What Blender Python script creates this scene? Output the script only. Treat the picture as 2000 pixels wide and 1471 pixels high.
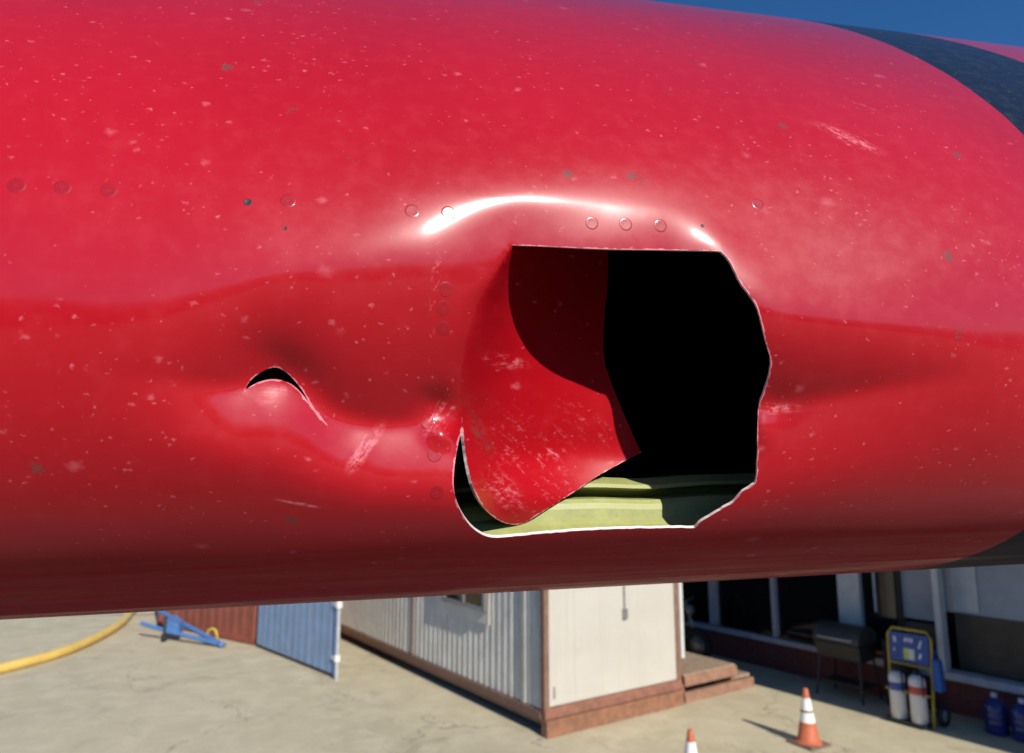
import bpy, bmesh, math, random
import numpy as np
from mathutils import Vector, Matrix
from mathutils.geometry import delaunay_2d_cdt

for o in list(bpy.data.objects):
    bpy.data.objects.remove(o)
scene = bpy.context.scene
COL = scene.collection
R = math.radians
random.seed(7)

# ------------------------------------------------------------------ camera, sky, sun
CAM_H = 3.05
PITCH = R(9.2)
FOC = 1360.0                      # focal length in pixels of the 2000 px wide photograph
cam_d = bpy.data.cameras.new('camera')
cam = bpy.data.objects.new('camera', cam_d)
COL.objects.link(cam)
cam.location = (0, 0, CAM_H)
cam.rotation_euler = (math.pi / 2 + PITCH, 0, 0)
cam_d.sensor_width = 36.0
cam_d.sensor_fit = 'HORIZONTAL'
cam_d.lens = FOC / 2000.0 * 36.0
cam_d.clip_start = 0.02
cam_d.clip_end = 2000
cam_d.dof.use_dof = True
cam_d.dof.focus_distance = 0.56
cam_d.dof.aperture_fstop = 8.0
scene.camera = cam

SUN_EL = R(31.5)
SUN_H = Vector((0.475, -0.88, 0)).normalized()
SUN_DIR = Vector((SUN_H.x * math.cos(SUN_EL), SUN_H.y * math.cos(SUN_EL), math.sin(SUN_EL)))
world = bpy.data.worlds.new('World')
scene.world = world
world.use_nodes = True
wn = world.node_tree.nodes
wl = world.node_tree.links
wn.clear()
wo = wn.new('ShaderNodeOutputWorld')
wb = wn.new('ShaderNodeBackground')
ws = wn.new('ShaderNodeTexSky')
ws.sky_type = 'NISHITA'
ws.sun_disc = False
ws.sun_elevation = SUN_EL
ws.sun_rotation = math.atan2(SUN_H.x, SUN_H.y)
ws.altitude = 1500
ws.air_density = 1.0
ws.dust_density = 0.2
ws.ozone_density = 6.0
wh = wn.new('ShaderNodeHueSaturation')
wh.inputs['Saturation'].default_value = 1.16
wl.new(ws.outputs[0], wh.inputs['Color'])
wl.new(wh.outputs[0], wb.inputs[0])
wb.inputs[1].default_value = 0.095
wl.new(wb.outputs[0], wo.inputs[0])
sun_d = bpy.data.lights.new('sun', 'SUN')
sun_d.energy = 4.2
sun_d.angle = R(0.53)
sun_d.color = (1.0, 0.94, 0.86)
sun = bpy.data.objects.new('sun', sun_d)
COL.objects.link(sun)
sun.rotation_euler = (-SUN_DIR).to_track_quat('-Z', 'Y').to_euler()
sun.location = (20, -30, 30)
vs = scene.view_settings
vs.view_transform = 'Standard'
vs.look = 'None'
vs.exposure = 0.40
vs.gamma = 1.0
vs.use_curve_mapping = False
scene.cycles.max_bounces = 6
scene.cycles.diffuse_bounces = 3
scene.cycles.glossy_bounces = 3
scene.cycles.transmission_bounces = 2
scene.cycles.adaptive_threshold = 0.02
scene.cycles.caustics_reflective = False
scene.cycles.caustics_refractive = False

# ------------------------------------------------------------------ material helpers
class NT:
    """small wrapper that builds a node tree"""
    def __init__(self, name):
        self.m = bpy.data.materials.new(name)
        self.m.use_nodes = True
        self.t = self.m.node_tree
        self.b = self.t.nodes['Principled BSDF']
    def n(self, typ, **kw):
        x = self.t.nodes.new(typ)
        for k, v in kw.items():
            setattr(x, k, v)
        return x
    def put(self, sock, v):
        if v is None:
            return
        if hasattr(v, 'is_linked') or isinstance(v, bpy.types.NodeSocket):
            self.t.links.new(v, sock)
        else:
            if isinstance(v, (tuple, list)) and len(v) == 3 and sock.type == 'RGBA':
                v = (*v, 1)
            sock.default_value = v
    def math(self, op, a, b=None, c=None, clamp=False):
        x = self.n('ShaderNodeMath', operation=op, use_clamp=clamp)
        self.put(x.inputs[0], a)
        self.put(x.inputs[1], b)
        self.put(x.inputs[2], c)
        return x.outputs[0]
    def mixc(self, f, a, b):
        x = self.n('ShaderNodeMix', data_type='RGBA')
        self.put(x.inputs[0], f)
        self.put(x.inputs[6], a)
        self.put(x.inputs[7], b)
        return x.outputs[2]
    def noise(self, vec, scale, detail=4, rough=0.55, dist=0.0, col=False):
        x = self.n('ShaderNodeTexNoise')
        self.put(x.inputs['Vector'], vec)
        x.inputs['Scale'].default_value = scale
        x.inputs['Detail'].default_value = detail
        x.inputs['Roughness'].default_value = rough
        x.inputs['Distortion'].default_value = dist
        return x.outputs[1 if col else 0]
    def voro(self, vec, scale, feature='F1', rnd=1.0):
        x = self.n('ShaderNodeTexVoronoi', feature=feature)
        self.put(x.inputs['Vector'], vec)
        x.inputs['Scale'].default_value = scale
        x.inputs['Randomness'].default_value = rnd
        return x
    def ss(self, v, lo, hi, a=0.0, b=1.0):
        x = self.n('ShaderNodeMapRange', interpolation_type='SMOOTHSTEP')
        self.put(x.inputs[0], v)
        for i, q in enumerate((lo, hi, a, b)):
            self.put(x.inputs[i + 1], q)
        return x.outputs[0]
    def obj(self):
        return self.n('ShaderNodeTexCoord').outputs['Object']
    def mapv(self, vec, loc=(0, 0, 0), rot=(0, 0, 0), sc=(1, 1, 1), typ='POINT'):
        x = self.n('ShaderNodeMapping', vector_type=typ)
        self.put(x.inputs[0], vec)
        x.inputs[1].default_value = loc
        x.inputs[2].default_value = rot
        x.inputs[3].default_value = sc
        return x.outputs[0]
    def bump(self, h, strength=0.3, dist=0.01):
        x = self.n('ShaderNodeBump')
        x.inputs['Strength'].default_value = strength
        x.inputs['Distance'].default_value = dist
        self.put(x.inputs['Height'], h)
        self.t.links.new(x.outputs[0], self.b.inputs['Normal'])
    def set(self, **kw):
        for k, v in kw.items():
            self.put(self.b.inputs[k.replace('_', ' ')], v)
        return self

def plain(name, col, rough=0.5, metal=0.0, var=0.15, scale=6.0, coat=0.0, dirt=None, bump=0.0, spec=None, streak=None):
    """painted / bare surface with uneven colour, roughness and a little grime"""
    k = NT(name)
    v = k.obj()
    n1 = k.noise(v, scale, 6, 0.6)
    n2 = k.noise(v, scale * 6, 4, 0.6)
    f = k.math('ADD', k.math('MULTIPLY', n1, 0.7), k.math('MULTIPLY', n2, 0.3))
    dk = tuple(c * (1 - var * 1.6) for c in col)
    lt = tuple(min(1, c * (1 + var)) for c in col)
    c = k.mixc(k.ss(f, 0.3, 0.7), dk, lt)
    if dirt:
        c = k.mixc(k.ss(k.noise(v, scale * 1.7, 8, 0.7, 0.6), 0.52, 0.75, 0, dirt[1]), c, dirt[0])
    if streak:
        c = k.mixc(k.ss(k.noise(k.mapv(v, sc=(9, 9, 0.35)), 1.0, 5, 0.7, 0.3), 0.5, 0.78, 0, streak[1]), c, streak[0])
    k.set(Base_Color=c, Metallic=metal, Roughness=k.ss(f, 0.2, 0.8, max(0.02, rough - 0.08), min(1, rough + 0.1)))
    k.b.inputs['Coat Weight'].default_value = coat
    if spec is not None:
        k.b.inputs['Specular IOR Level'].default_value = spec
    if bump:
        k.bump(n2, bump, 0.004)
    return k.m

# ------------------------------------------------------------------ object helpers
def link(name, me, parent=None):
    o = bpy.data.objects.new(name, me)
    COL.objects.link(o)
    if parent:
        o.parent = parent
    return o

def tag(o, label=None, cat=None, group=None, kind=None):
    if label: o['label'] = label
    if cat: o['category'] = cat
    if group: o['group'] = group
    if kind: o['kind'] = kind
    return o

def thing(name, label, cat, loc=(0, 0, 0), rotz=0.0, group=None):
    o = bpy.data.objects.new(name, None)
    o.empty_display_size = 0.1
    COL.objects.link(o)
    o.location = loc
    o.rotation_euler = (0, 0, rotz)
    return tag(o, label, cat, group)

def copy_tree(o, parent=None):
    c = o.copy()
    COL.objects.link(c)
    c.parent = parent
    for ch in o.children:
        copy_tree(ch, c)
    return c

class MB:
    """collects boxes, tubes, lathes and prisms into one mesh"""
    def __init__(self):
        self.v = []
        self.f = []
        self.sm = []
    def add(self, vs, fs, smooth=False):
        o = len(self.v)
        self.v += [tuple(map(float, p)) for p in vs]
        self.f += [tuple(i + o for i in f) for f in fs]
        self.sm += [smooth] * len(fs)
        return self
    def box(self, a, b):
        x0, y0, z0 = a
        x1, y1, z1 = b
        vs = [(x0, y0, z0), (x1, y0, z0), (x1, y1, z0), (x0, y1, z0), (x0, y0, z1), (x1, y0, z1), (x1, y1, z1), (x0, y1, z1)]
        return self.add(vs, [(0, 3, 2, 1), (4, 5, 6, 7), (0, 1, 5, 4), (1, 2, 6, 5), (2, 3, 7, 6), (3, 0, 4, 7)])
    def hexa(self, lo, hi):
        """lo, hi: four corners each (counter clockwise from above)"""
        return self.add(list(lo) + list(hi), [(0, 3, 2, 1), (4, 5, 6, 7), (0, 1, 5, 4), (1, 2, 6, 5), (2, 3, 7, 6), (3, 0, 4, 7)])
    def tube(self, pts, r, n=12, cap=True):
        pts = [Vector(p) for p in pts]
        rr = r if isinstance(r, (list, tuple)) else [r] * len(pts)
        up = Vector((0, 0, 1))
        vs = []
        fs = []
        prev = None
        for i, p in enumerate(pts):
            t = (pts[min(i + 1, len(pts) - 1)] - pts[max(i - 1, 0)]).normalized()
            if prev is None:
                u = t.cross(up)
                if u.length < 0.05:
                    u = t.cross(Vector((1, 0, 0)))
                u.normalize()
            else:
                u = (prev - t * prev.dot(t)).normalized()
            prev = u
            w = t.cross(u)
            for k in range(n):
                a = 2 * math.pi * k / n
                vs.append(p + (u * math.cos(a) + w * math.sin(a)) * rr[i])
        for i in range(len(pts) - 1):
            for k in range(n):
                fs.append((i * n + k, i * n + (k + 1) % n, (i + 1) * n + (k + 1) % n, (i + 1) * n + k))
        self.add(vs, fs, True)
        if cap:
            self.add(vs[:n], [tuple(range(n))[::-1]])
            self.add(vs[-n:], [tuple(range(n))])
        return self
    def lathe(self, prof, c=(0, 0, 0), n=24, axis='z', smooth=True):
        vs = []
        fs = []
        for (r, z) in prof:
            for k in range(n):
                a = 2 * math.pi * k / n
                p = (r * math.cos(a), r * math.sin(a), z)
                if axis == 'x': p = (z, r * math.cos(a), r * math.sin(a))
                if axis == 'y': p = (r * math.sin(a), z, r * math.cos(a))
                vs.append((p[0] + c[0], p[1] + c[1], p[2] + c[2]))
        for i in range(len(prof) - 1):
            for k in range(n):
                fs.append((i * n + k, i * n + (k + 1) % n, (i + 1) * n + (k + 1) % n, (i + 1) * n + k))
        self.add(vs, fs, smooth)
        return self
    def build(self, name, mat, parent=None, bevel=0.0, seg=2):
        me = bpy.data.meshes.new(name)
        me.from_pydata(self.v, [], self.f)
        me.polygons.foreach_set('use_smooth', self.sm)
        me.materials.append(mat)
        me.update()
        o = link(name, me, parent)
        if bevel:
            m = o.modifiers.new('bevel', 'BEVEL')
            m.width = bevel
            m.segments = seg
            m.limit_method = 'ANGLE'
            m.angle_limit = R(40)
        return o

# ------------------------------------------------------------------ materials
def make_paint(name, U, scuffs):
    """red two-pack aircraft paint over UV chart (span, girth) in metres; U: dict of chart positions"""
    k = NT(name)
    uv = k.n('ShaderNodeUVMap', uv_map='chart').outputs[0]
    sep = k.n('ShaderNodeSeparateXYZ')
    k.put(sep.inputs[0], uv)
    u, w = sep.outputs[0], sep.outputs[1]
    fade = k.noise(uv, 3.0, 2, 0.5)
    fine = k.noise(uv, 60.0, 3, 0.65)
    col = k.mixc(k.ss(fade, 0.3, 0.7), (0.37, 0.0036, 0.009), (0.42, 0.0052, 0.012))
    col = k.mixc(k.ss(fine, 0.45, 0.85, 0, 0.25), col, (0.50, 0.02, 0.032))
    # black chordwise band
    edge = k.math('ADD', u, k.math('MULTIPLY', k.math('SUBTRACT', k.noise(uv, 25, 3), 0.5), 0.003))
    band = k.math('MULTIPLY', k.ss(edge, U['band0'], U['band0'] + 0.0008), k.ss(edge, U['band1'] + 0.0008, U['band1']))
    blk = k.mixc(k.ss(fine, 0.4, 0.8), (0.008, 0.010, 0.016), (0.022, 0.027, 0.038))
    col = k.mixc(band, col, blk)
    # grime film with streaks along the span on the underside
    st = k.noise(k.mapv(uv, sc=(3.0, 60.0, 1)), 1.0, 4, 0.65, 0.6)
    under = k.ss(w, U['grime0'], U['grime1'])
    gr = k.math('MULTIPLY', under, k.ss(st, 0.46, 0.72, 0, 0.16))
    col = k.mixc(gr, col, (0.30, 0.05, 0.035))
    # chips: pale specks in three sizes, a few dark spots
    warp = k.n('ShaderNodeVectorMath', operation='ADD')
    k.put(warp.inputs[0], uv)
    nv = k.n('ShaderNodeVectorMath', operation='SCALE')
    k.put(nv.inputs[0], k.noise(uv, 260.0, 1, 0.6, col=True))
    nv.inputs['Scale'].default_value = 0.0052
    k.put(warp.inputs[1], nv.outputs[0])
    pat = k.ss(k.noise(uv, 9.0, 3, 0.6), 0.36, 0.64, 0.10, 1.0)
    chips = None
    for sc, off, prob, size, amt in ((36, 0, 0.42, 0.26, 0.55), (75, 3.3, 0.34, 0.30, 0.55), (150, 7.1, 0.36, 0.36, 0.48), (300, 1.7, 0.34, 0.42, 0.42)):
        v = k.voro(k.mapv(warp.outputs[0], (off, off * 0.7, 0), (0, 0, 0.4), (0.85, 1.1, 1)), sc)
        s = k.n('ShaderNodeSeparateColor')
        k.put(s.inputs[0], v.outputs['Color'])
        keep = k.math('LESS_THAN', s.outputs[0], k.math('MULTIPLY', pat, prob))
        rad = k.math('MULTIPLY', k.math('ADD', k.math('POWER', s.outputs[1], 3.0), 0.22), size)
        m = k.ss(v.outputs['Distance'], rad, k.math('MULTIPLY', rad, 0.05))
        m = k.math('MULTIPLY', k.math('MULTIPLY', m, keep), k.ss(s.outputs[2], 0, 1, amt * 0.4, amt))
        chips = m if chips is None else k.math('MAXIMUM', chips, m)
    v = k.voro(k.mapv(warp.outputs[0], (5.1, 2.2, 0)), 21)
    s = k.n('ShaderNodeSeparateColor')
    k.put(s.inputs[0], v.outputs['Color'])
    dark = k.math('MULTIPLY', k.math('LESS_THAN', s.outputs[0], 0.34),
                  k.ss(k.math('ADD', v.outputs['Distance'], k.math('MULTIPLY', k.noise(uv, 420, 0), 0.16)), 0.20, 0.12, 0, 0.8))
    # scuffs: (u, w, angle, half length, half width, density, colour)
    blot = k.math('MULTIPLY', k.noise(uv, 230, 2, 0.7), 0.4)
    cache = {}
    def streak(a):
        q = min((-0.75, 0.0, 1.05), key=lambda c_: abs(c_ - a))
        if q not in cache:
            cache[q] = k.math('ADD', k.math('MULTIPLY', k.noise(k.mapv(k.mapv(uv, rot=(0, 0, -q)), sc=(38, 230, 1)), 1.0, 4, 0.7, 0.9), 0.6), blot)
        return cache[q]
    for (u0, w0, ang, hl, hw, dens, cc) in scuffs:
        loc = k.mapv(uv, (u0, w0, 0), (0, 0, ang), (hl, hw, 1), 'TEXTURE')
        d = k.n('ShaderNodeVectorMath', operation='LENGTH')
        k.put(d.inputs[0], loc)
        env = k.ss(d.outputs['Value'], 1.0, 0.25)
        m = k.math('MULTIPLY', env, k.ss(streak(ang), 0.58 - 0.2 * dens, 0.80 - 0.14 * dens))
        m = k.math('MULTIPLY', m, 0.8)
        if cc == 'pale':
            chips = k.math('MAXIMUM', chips, m)
        else:
            dark = k.math('MAXIMUM', dark, k.math('MULTIPLY', m, 0.9))
    ed = k.math('ADD', k.n('ShaderNodeAttribute', attribute_name='edge').outputs['Fac'], k.math('MULTIPLY', k.math('SUBTRACT', k.noise(uv, 90, 3, 0.7), 0.5), 0.005))
    bare = k.ss(ed, 0.0009, 0.0002, 0, 0.9)
    chips = k.math('MAXIMUM', chips, bare)
    chipcol = k.mixc(band, (0.80, 0.26, 0.30), (0.16, 0.20, 0.24))
    col = k.mixc(chips, col, chipcol)
    col = k.mixc(dark, col, (0.13, 0.055, 0.05))
    k.set(Base_Color=col)
    worn = k.math('MAXIMUM', chips, dark)
    k.set(Roughness=k.math('ADD', k.ss(fine, 0.3, 0.8, 0.30, 0.42), k.math('MULTIPLY', under, 0.35)))
    k.b.inputs['Specular IOR Level'].default_value = 0.2
    k.set(Coat_Weight=k.math('MULTIPLY', k.math('MULTIPLY', k.math('MULTIPLY', k.n('ShaderNodeAttribute', attribute_name='gloss').outputs['Fac'], k.ss(band, 0, 1, 0.78, 0.28)), k.math('SUBTRACT', 1.0, k.math('MULTIPLY', worn, 0.8))), k.math('SUBTRACT', 1.0, k.math('MULTIPLY', under, k.ss(st, 0.3, 0.7, 0.7, 1.0)))))
    k.set(Coat_Roughness=k.ss(fine, 0.35, 0.8, 0.115, 0.14))
    k.b.inputs['Coat IOR'].default_value = 1.52
    k.bump(k.noise(uv, 170, 1, 0.5), 0.03, 0.0006)
    return k.m

def make_concrete():
    k = NT('apron_concrete')
    v = k.obj()
    big = k.noise(v, 0.35, 6, 0.6)
    mid = k.noise(v, 2.2, 8, 0.68, 0.4)
    fin = k.noise(v, 26, 6, 0.7)
    c = k.mixc(k.ss(big, 0.3, 0.7), (0.45, 0.39, 0.25), (0.53, 0.46, 0.30))
    c = k.mixc(k.ss(mid, 0.40, 0.68, 0, 0.75), c, (0.60, 0.525, 0.355))
    c = k.mixc(k.ss(k.noise(v, 1.1, 9, 0.75, 1.0), 0.52, 0.70, 0, 0.55), c, (0.28, 0.225, 0.145))
    c = k.mixc(k.ss(fin, 0.5, 0.75, 0, 0.5), c, (0.25, 0.225, 0.18))
    # cracks
    wv = k.n('ShaderNodeVectorMath', operation='ADD')
    k.put(wv.inputs[0], v)
    sc = k.n('ShaderNodeVectorMath', operation='SCALE')
    k.put(sc.inputs[0], k.noise(v, 0.9, 5, 0.65, col=True))
    sc.inputs['Scale'].default_value = 1.5
    k.put(wv.inputs[1], sc.outputs[0])
    cr = k.voro(wv.outputs[0], 0.42, 'DISTANCE_TO_EDGE')
    crm = k.math('MULTIPLY', k.ss(cr.outputs['Distance'], 0.009, 0.002), k.ss(k.noise(v, 0.7, 3), 0.40, 0.6))
    c = k.mixc(k.math('MULTIPLY', crm, 0.45), c, (0.11, 0.09, 0.07))
    k.set(Base_Color=c, Roughness=0.88)
    k.bump(k.math('SUBTRACT', k.math('ADD', k.math('MULTIPLY', mid, 0.5), fin), crm), 0.6, 0.01)
    return k.m

M = {}
M['concrete'] = make_concrete()
M['joint'] = plain('joint_tar', (0.13, 0.12, 0.095), 0.9, dirt=((0.3, 0.27, 0.2), 0.7), scale=3)
M['rim'] = plain('torn_metal_edge', (0.86, 0.78, 0.74), 0.35, 0.2, 0.08, 60)
M['inner'] = plain('inner_skin_shade', (0.012, 0.013, 0.008), 0.8, var=0.3, scale=30)  # near-black colour stands in for the shade inside the wing
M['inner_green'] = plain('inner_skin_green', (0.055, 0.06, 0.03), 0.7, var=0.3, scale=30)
M['primer'] = plain('green_primer', (0.34, 0.36, 0.12), 0.5, 0, 0.10, 35, dirt=((0.25, 0.26, 0.15), 0.6))
M['screw'] = plain('dark_fastener', (0.03, 0.02, 0.02), 0.5, 0.4)
M['white_wall'] = plain('cream_panel', (0.50, 0.475, 0.415), 0.5, 0, 0.035, 1.6, dirt=((0.44, 0.40, 0.31), 0.3), streak=((0.40, 0.33, 0.24), 0.28))
M['grey_side'] = plain('pale_grey_sheet', (0.66, 0.63, 0.56), 0.5, 0, 0.09, 2.5, dirt=((0.36, 0.31, 0.24), 0.5), streak=((0.33, 0.26, 0.19), 0.7))
M['brown_trim'] = plain('brown_trim', (0.21, 0.115, 0.075), 0.7, 0, 0.2, 8)
M['rust'] = plain('rust_beam', (0.26, 0.12, 0.068), 0.85, 0, 0.22, 9, dirt=((0.40, 0.24, 0.15), 0.5), bump=0.3)
M['rust_dark'] = plain('rust_rail', (0.26, 0.115, 0.075), 0.85, 0, 0.22, 9, dirt=((0.20, 0.10, 0.07), 0.6), bump=0.3)
M['steel_dark'] = plain('dark_steel', (0.035, 0.035, 0.038), 0.5, 0.2, 0.2, 14)
M['steel_grey'] = plain('grey_steel', (0.30, 0.30, 0.30), 0.45, 0.6, 0.15, 14)
M['galv'] = plain('galvanised_post', (0.55, 0.56, 0.56), 0.45, 0.4, 0.12, 14)
M['glass'] = plain('dark_glass', (0.006, 0.007, 0.009), 0.05, 0, 0.1, 3)
M['blue_sheet'] = plain('faded_blue_sheet', (0.22, 0.33, 0.50), 0.5, 0, 0.13, 3.5, dirt=((0.27, 0.34, 0.45), 0.6), streak=((0.33, 0.38, 0.45), 0.6))
M['brick_red'] = plain('oxide_red_wall', (0.28, 0.075, 0.045), 0.75, 0, 0.16, 3, dirt=((0.19, 0.06, 0.04), 0.5), streak=((0.16, 0.06, 0.045), 0.5))
M['dado'] = plain('dado_red_brick', (0.17, 0.05, 0.042), 0.8, 0, 0.2, 6)
M['sill'] = plain('painted_sill', (0.50, 0.50, 0.54), 0.6, 0, 0.12, 6)
M['frame_white'] = plain('white_frame', (0.62, 0.62, 0.60), 0.5, 0, 0.08, 6)
M['panel_grey'] = plain('grey_wall_panel', (0.40, 0.42, 0.45), 0.7, 0, 0.1, 2)
M['refl_brown'] = plain('window_reflection_brown', (0.10, 0.075, 0.05), 0.75, 0, 0.2, 5)  # brown of the reflection in the window glass, as solid panels
M['roof'] = plain('canopy_sheet', (0.32, 0.32, 0.33), 0.6, 0.1, 0.1, 2)
M['deck_wood'] = plain('deck_board', (0.36, 0.26, 0.175), 0.85, 0, 0.2, 8, dirt=((0.25, 0.16, 0.10), 0.5))
M['step_paint'] = plain('red_brown_step', (0.29, 0.155, 0.10), 0.85, 0, 0.2, 8)
M['yellow'] = plain('safety_yellow', (0.50, 0.37, 0.04), 0.45, 0, 0.12, 12)
M['hose'] = plain('yellow_hose_rubber', (0.72, 0.50, 0.12), 0.5, 0, 0.08, 5, dirt=((0.5, 0.3, 0.08), 0.4))
M['sign_blue'] = plain('sign_blue', (0.025, 0.075, 0.30), 0.45, 0, 0.1, 9)
M['bag_blue'] = plain('bag_blue', (0.02, 0.10, 0.38), 0.6, 0, 0.2, 12)
M['white_enamel'] = plain('white_enamel', (0.74, 0.72, 0.68), 0.35, 0, 0.06, 14)
M['label_red'] = plain('label_red', (0.55, 0.09, 0.06), 0.5)
M['label_blue'] = plain('label_blue', (0.06, 0.10, 0.35), 0.5)
M['mark_white'] = plain('print_white', (0.70, 0.74, 0.80), 0.5)
M['mark_green'] = plain('print_lime', (0.55, 0.62, 0.12), 0.5)
M['rubber'] = plain('rubber_black', (0.015, 0.015, 0.016), 0.8)
M['jug'] = plain('blue_jug', (0.015, 0.03, 0.16), 0.15, 0, 0.2, 14)
M['cap'] = plain('jug_cap', (0.45, 0.48, 0.55), 0.4)
M['cone_orange'] = plain('cone_orange', (0.50, 0.125, 0.05), 0.6, 0, 0.12, 20, dirt=((0.35, 0.13, 0.07), 0.5))
M['cone_white'] = plain('cone_white', (0.82, 0.80, 0.76), 0.5, 0, 0.06, 20, dirt=((0.55, 0.48, 0.4), 0.5))
M['cone_base'] = plain('cone_base', (0.16, 0.10, 0.075), 0.8, 0, 0.2, 20)
M['tow_blue'] = plain('tow_bar_blue', (0.08, 0.19, 0.43), 0.5, 0, 0.15, 14)
M['grill'] = plain('grill_grey', (0.06, 0.058, 0.055), 0.5, 0.2, 0.2, 12)
M['dark_ground'] = plain('dark_ground', (0.20, 0.17, 0.14), 0.9, 0, 0.25, 1.2)  # for the added out-of-view sheet that dims the wing's reflections
M['hangar'] = plain('hangar_wall', (0.10, 0.085, 0.08), 0.8, 0, 0.15, 0.6)

# ------------------------------------------------------------------ ground
gb = MB()
gb.add([(-400, -400, 0), (400, -400, 0), (400, 400, 0), (-400, 400, 0)], [(0, 1, 2, 3)])
ground = tag(gb.build('ground', M['concrete']), kind='structure')
for a, b, wd in (((-30, 16.6), (-6.5, 18.0), 0.10), ((-30, 19.5), (-8, 19.9), 0.16)):
    a = Vector((*a, 0.004)); b = Vector((*b, 0.004))
    t = (b - a).normalized(); s = Vector((-t.y, t.x, 0)) * wd / 2
    n = 24
    jb = MB()
    vs = []
    for i in range(n + 1):
        p = a.lerp(b, i / n) + s.normalized() * random.uniform(-0.02, 0.02)
        q = random.uniform(0.7, 1.2)
        vs += [p - s * q, p + s * q]
    jb.add(vs, [(2 * i, 2 * i + 2, 2 * i + 3, 2 * i + 1) for i in range(n)])
    jb.build('joint', M['joint'], ground)

tb_ = MB()
tb_.add([(-120, -140, 0.004), (120, -140, 0.004), (120, 6.6, 0.004), (-120, 7.6, 0.004)], [(0, 1, 2, 3)])  # added unseen dark sheet: keeps bright concrete out of the wing's reflections
tag(tb_.build('dark_ground_sheet', M['dark_ground']), kind='structure')

# ================================================================== THE WING
CP, SP = math.cos(PITCH), math.sin(PITCH)
def rays(px, py):
    """view directions (depth 1) for photograph positions"""
    a = (np.asarray(px, float) - 1000.0) / FOC
    b = -(np.asarray(py, float) - 735.5) / FOC
    return np.stack([a, CP - SP * b, SP + CP * b], -1)
def photo(P):
    """photograph position of points given relative to the camera"""
    zc = P[..., 1] * CP + P[..., 2] * SP
    yc = -P[..., 1] * SP + P[..., 2] * CP
    return 1000 + FOC * P[..., 0] / zc, 735.5 - FOC * yc / zc

PSI, DIH, PHI = 0.2008, 0.0235, 0.42        # sweep, dihedral, nose attitude
SA, SB = 1.4, 0.5                           # half axes of the nose ellipse
P0 = np.array([0, 0.4499, 0.0483])          # leading edge abeam the camera (relative to it)
BAND0, BAND1 = 0.482, 0.655
AX = np.array([math.cos(PSI) * math.cos(DIH), math.sin(PSI) * math.cos(DIH), math.sin(DIH)])
e2 = np.array([-math.sin(PSI), math.cos(PSI), 0.0]); e3 = np.cross(AX, e2)
CH = math.cos(PHI) * e2 + math.sin(PHI) * e3   # chord, pointing aft
UP = -math.sin(PHI) * e2 + math.cos(PHI) * e3
TH_MAX = R(82)
_th = np.linspace(-TH_MAX, TH_MAX, 4001)
_x = SA * (1 - np.cos(_th)); _z = SB * np.sin(_th)
_w = np.concatenate([[0], np.cumsum(np.hypot(np.diff(_x), np.diff(_z)))])
_w -= np.interp(0, _th, _w)
W_LO, W_HI = _w[0], _w[-1]
TE = (2.6, -0.75)
def section(w):
    """girth coordinate -> chordwise, thickness coordinates"""
    w = np.asarray(w, float)
    x = np.interp(w, _w, _x); z = np.interp(w, _w, _z)
    for side, w0, i in ((1, W_HI, -1), (-1, W_LO, 0)):
        ex = np.clip((w - w0) * side, 0, None) / math.hypot(TE[0] - _x[i], TE[1] - _z[i])
        ex = np.clip(ex, 0, 1)
        x = x + ex * (TE[0] - _x[i]); z = z + ex * (TE[1] - _z[i])
    return x, z
def wing(u, w):
    x, z = section(w)
    u = np.asarray(u, float)
    return P0 + u[..., None] * AX + x[..., None] * CH + z[..., None] * UP
def chart(px, py):
    """photograph position -> span, girth on the undamaged wing"""
    d = rays(px, py)
    C = P0 + CH * SA
    ox, oz = -(C @ CH) / SA, -(C @ UP) / SB
    dx, dz = d @ CH / SA, d @ UP / SB
    A_ = dx * dx + dz * dz; B_ = ox * dx + oz * dz; C_ = ox * ox + oz * oz - 1
    t = (-B_ - np.sqrt(np.maximum(B_ * B_ - A_ * C_, 0))) / A_
    hx, hz = ox + dx * t, oz + dz * t
    th = np.arctan2(hz, -hx)
    u = (d * t[..., None] - P0) @ AX
    return u, np.interp(th, _th, _w)

def sstep(x, a, b):
    t = np.clip((x - a) / (b - a), 0, 1)
    return t * t * (3 - 2 * t)
HINGE = [(902, 836), (903, 790), (907, 740), (915, 690), (929, 640), (949, 585), (974, 530), (1001, 479)]
def hinge_s(x, y):
    yy = [p[1] for p in HINGE][::-1]; xx = [p[0] for p in HINGE][::-1]
    xh = np.interp(y, yy + [1060], xx + [908])
    return (x - xh) * 0.93
def softplus(s, k):
    return np.where(s / k > 30, s, k * np.log1p(np.exp(np.clip(s / k, -50, 30))))
def fold(s, y):
    k = 0.5 + 12.5 * sstep(y, 479, 620)
    return 0.137 * (1 - np.exp(-softplus(s, k) / 122.0)) * (1 - 0.22 * sstep(y, 840, 1010) * sstep(s, 0, 120))
def bumpf(x, y, cx, cy, rx, ry, ang=0.0):
    ca, sa = math.cos(ang), math.sin(ang)
    a = ((x - cx) * ca + (y - cy) * sa) / rx; b = (-(x - cx) * sa + (y - cy) * ca) / ry
    return np.exp(-(a * a + b * b))
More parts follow.
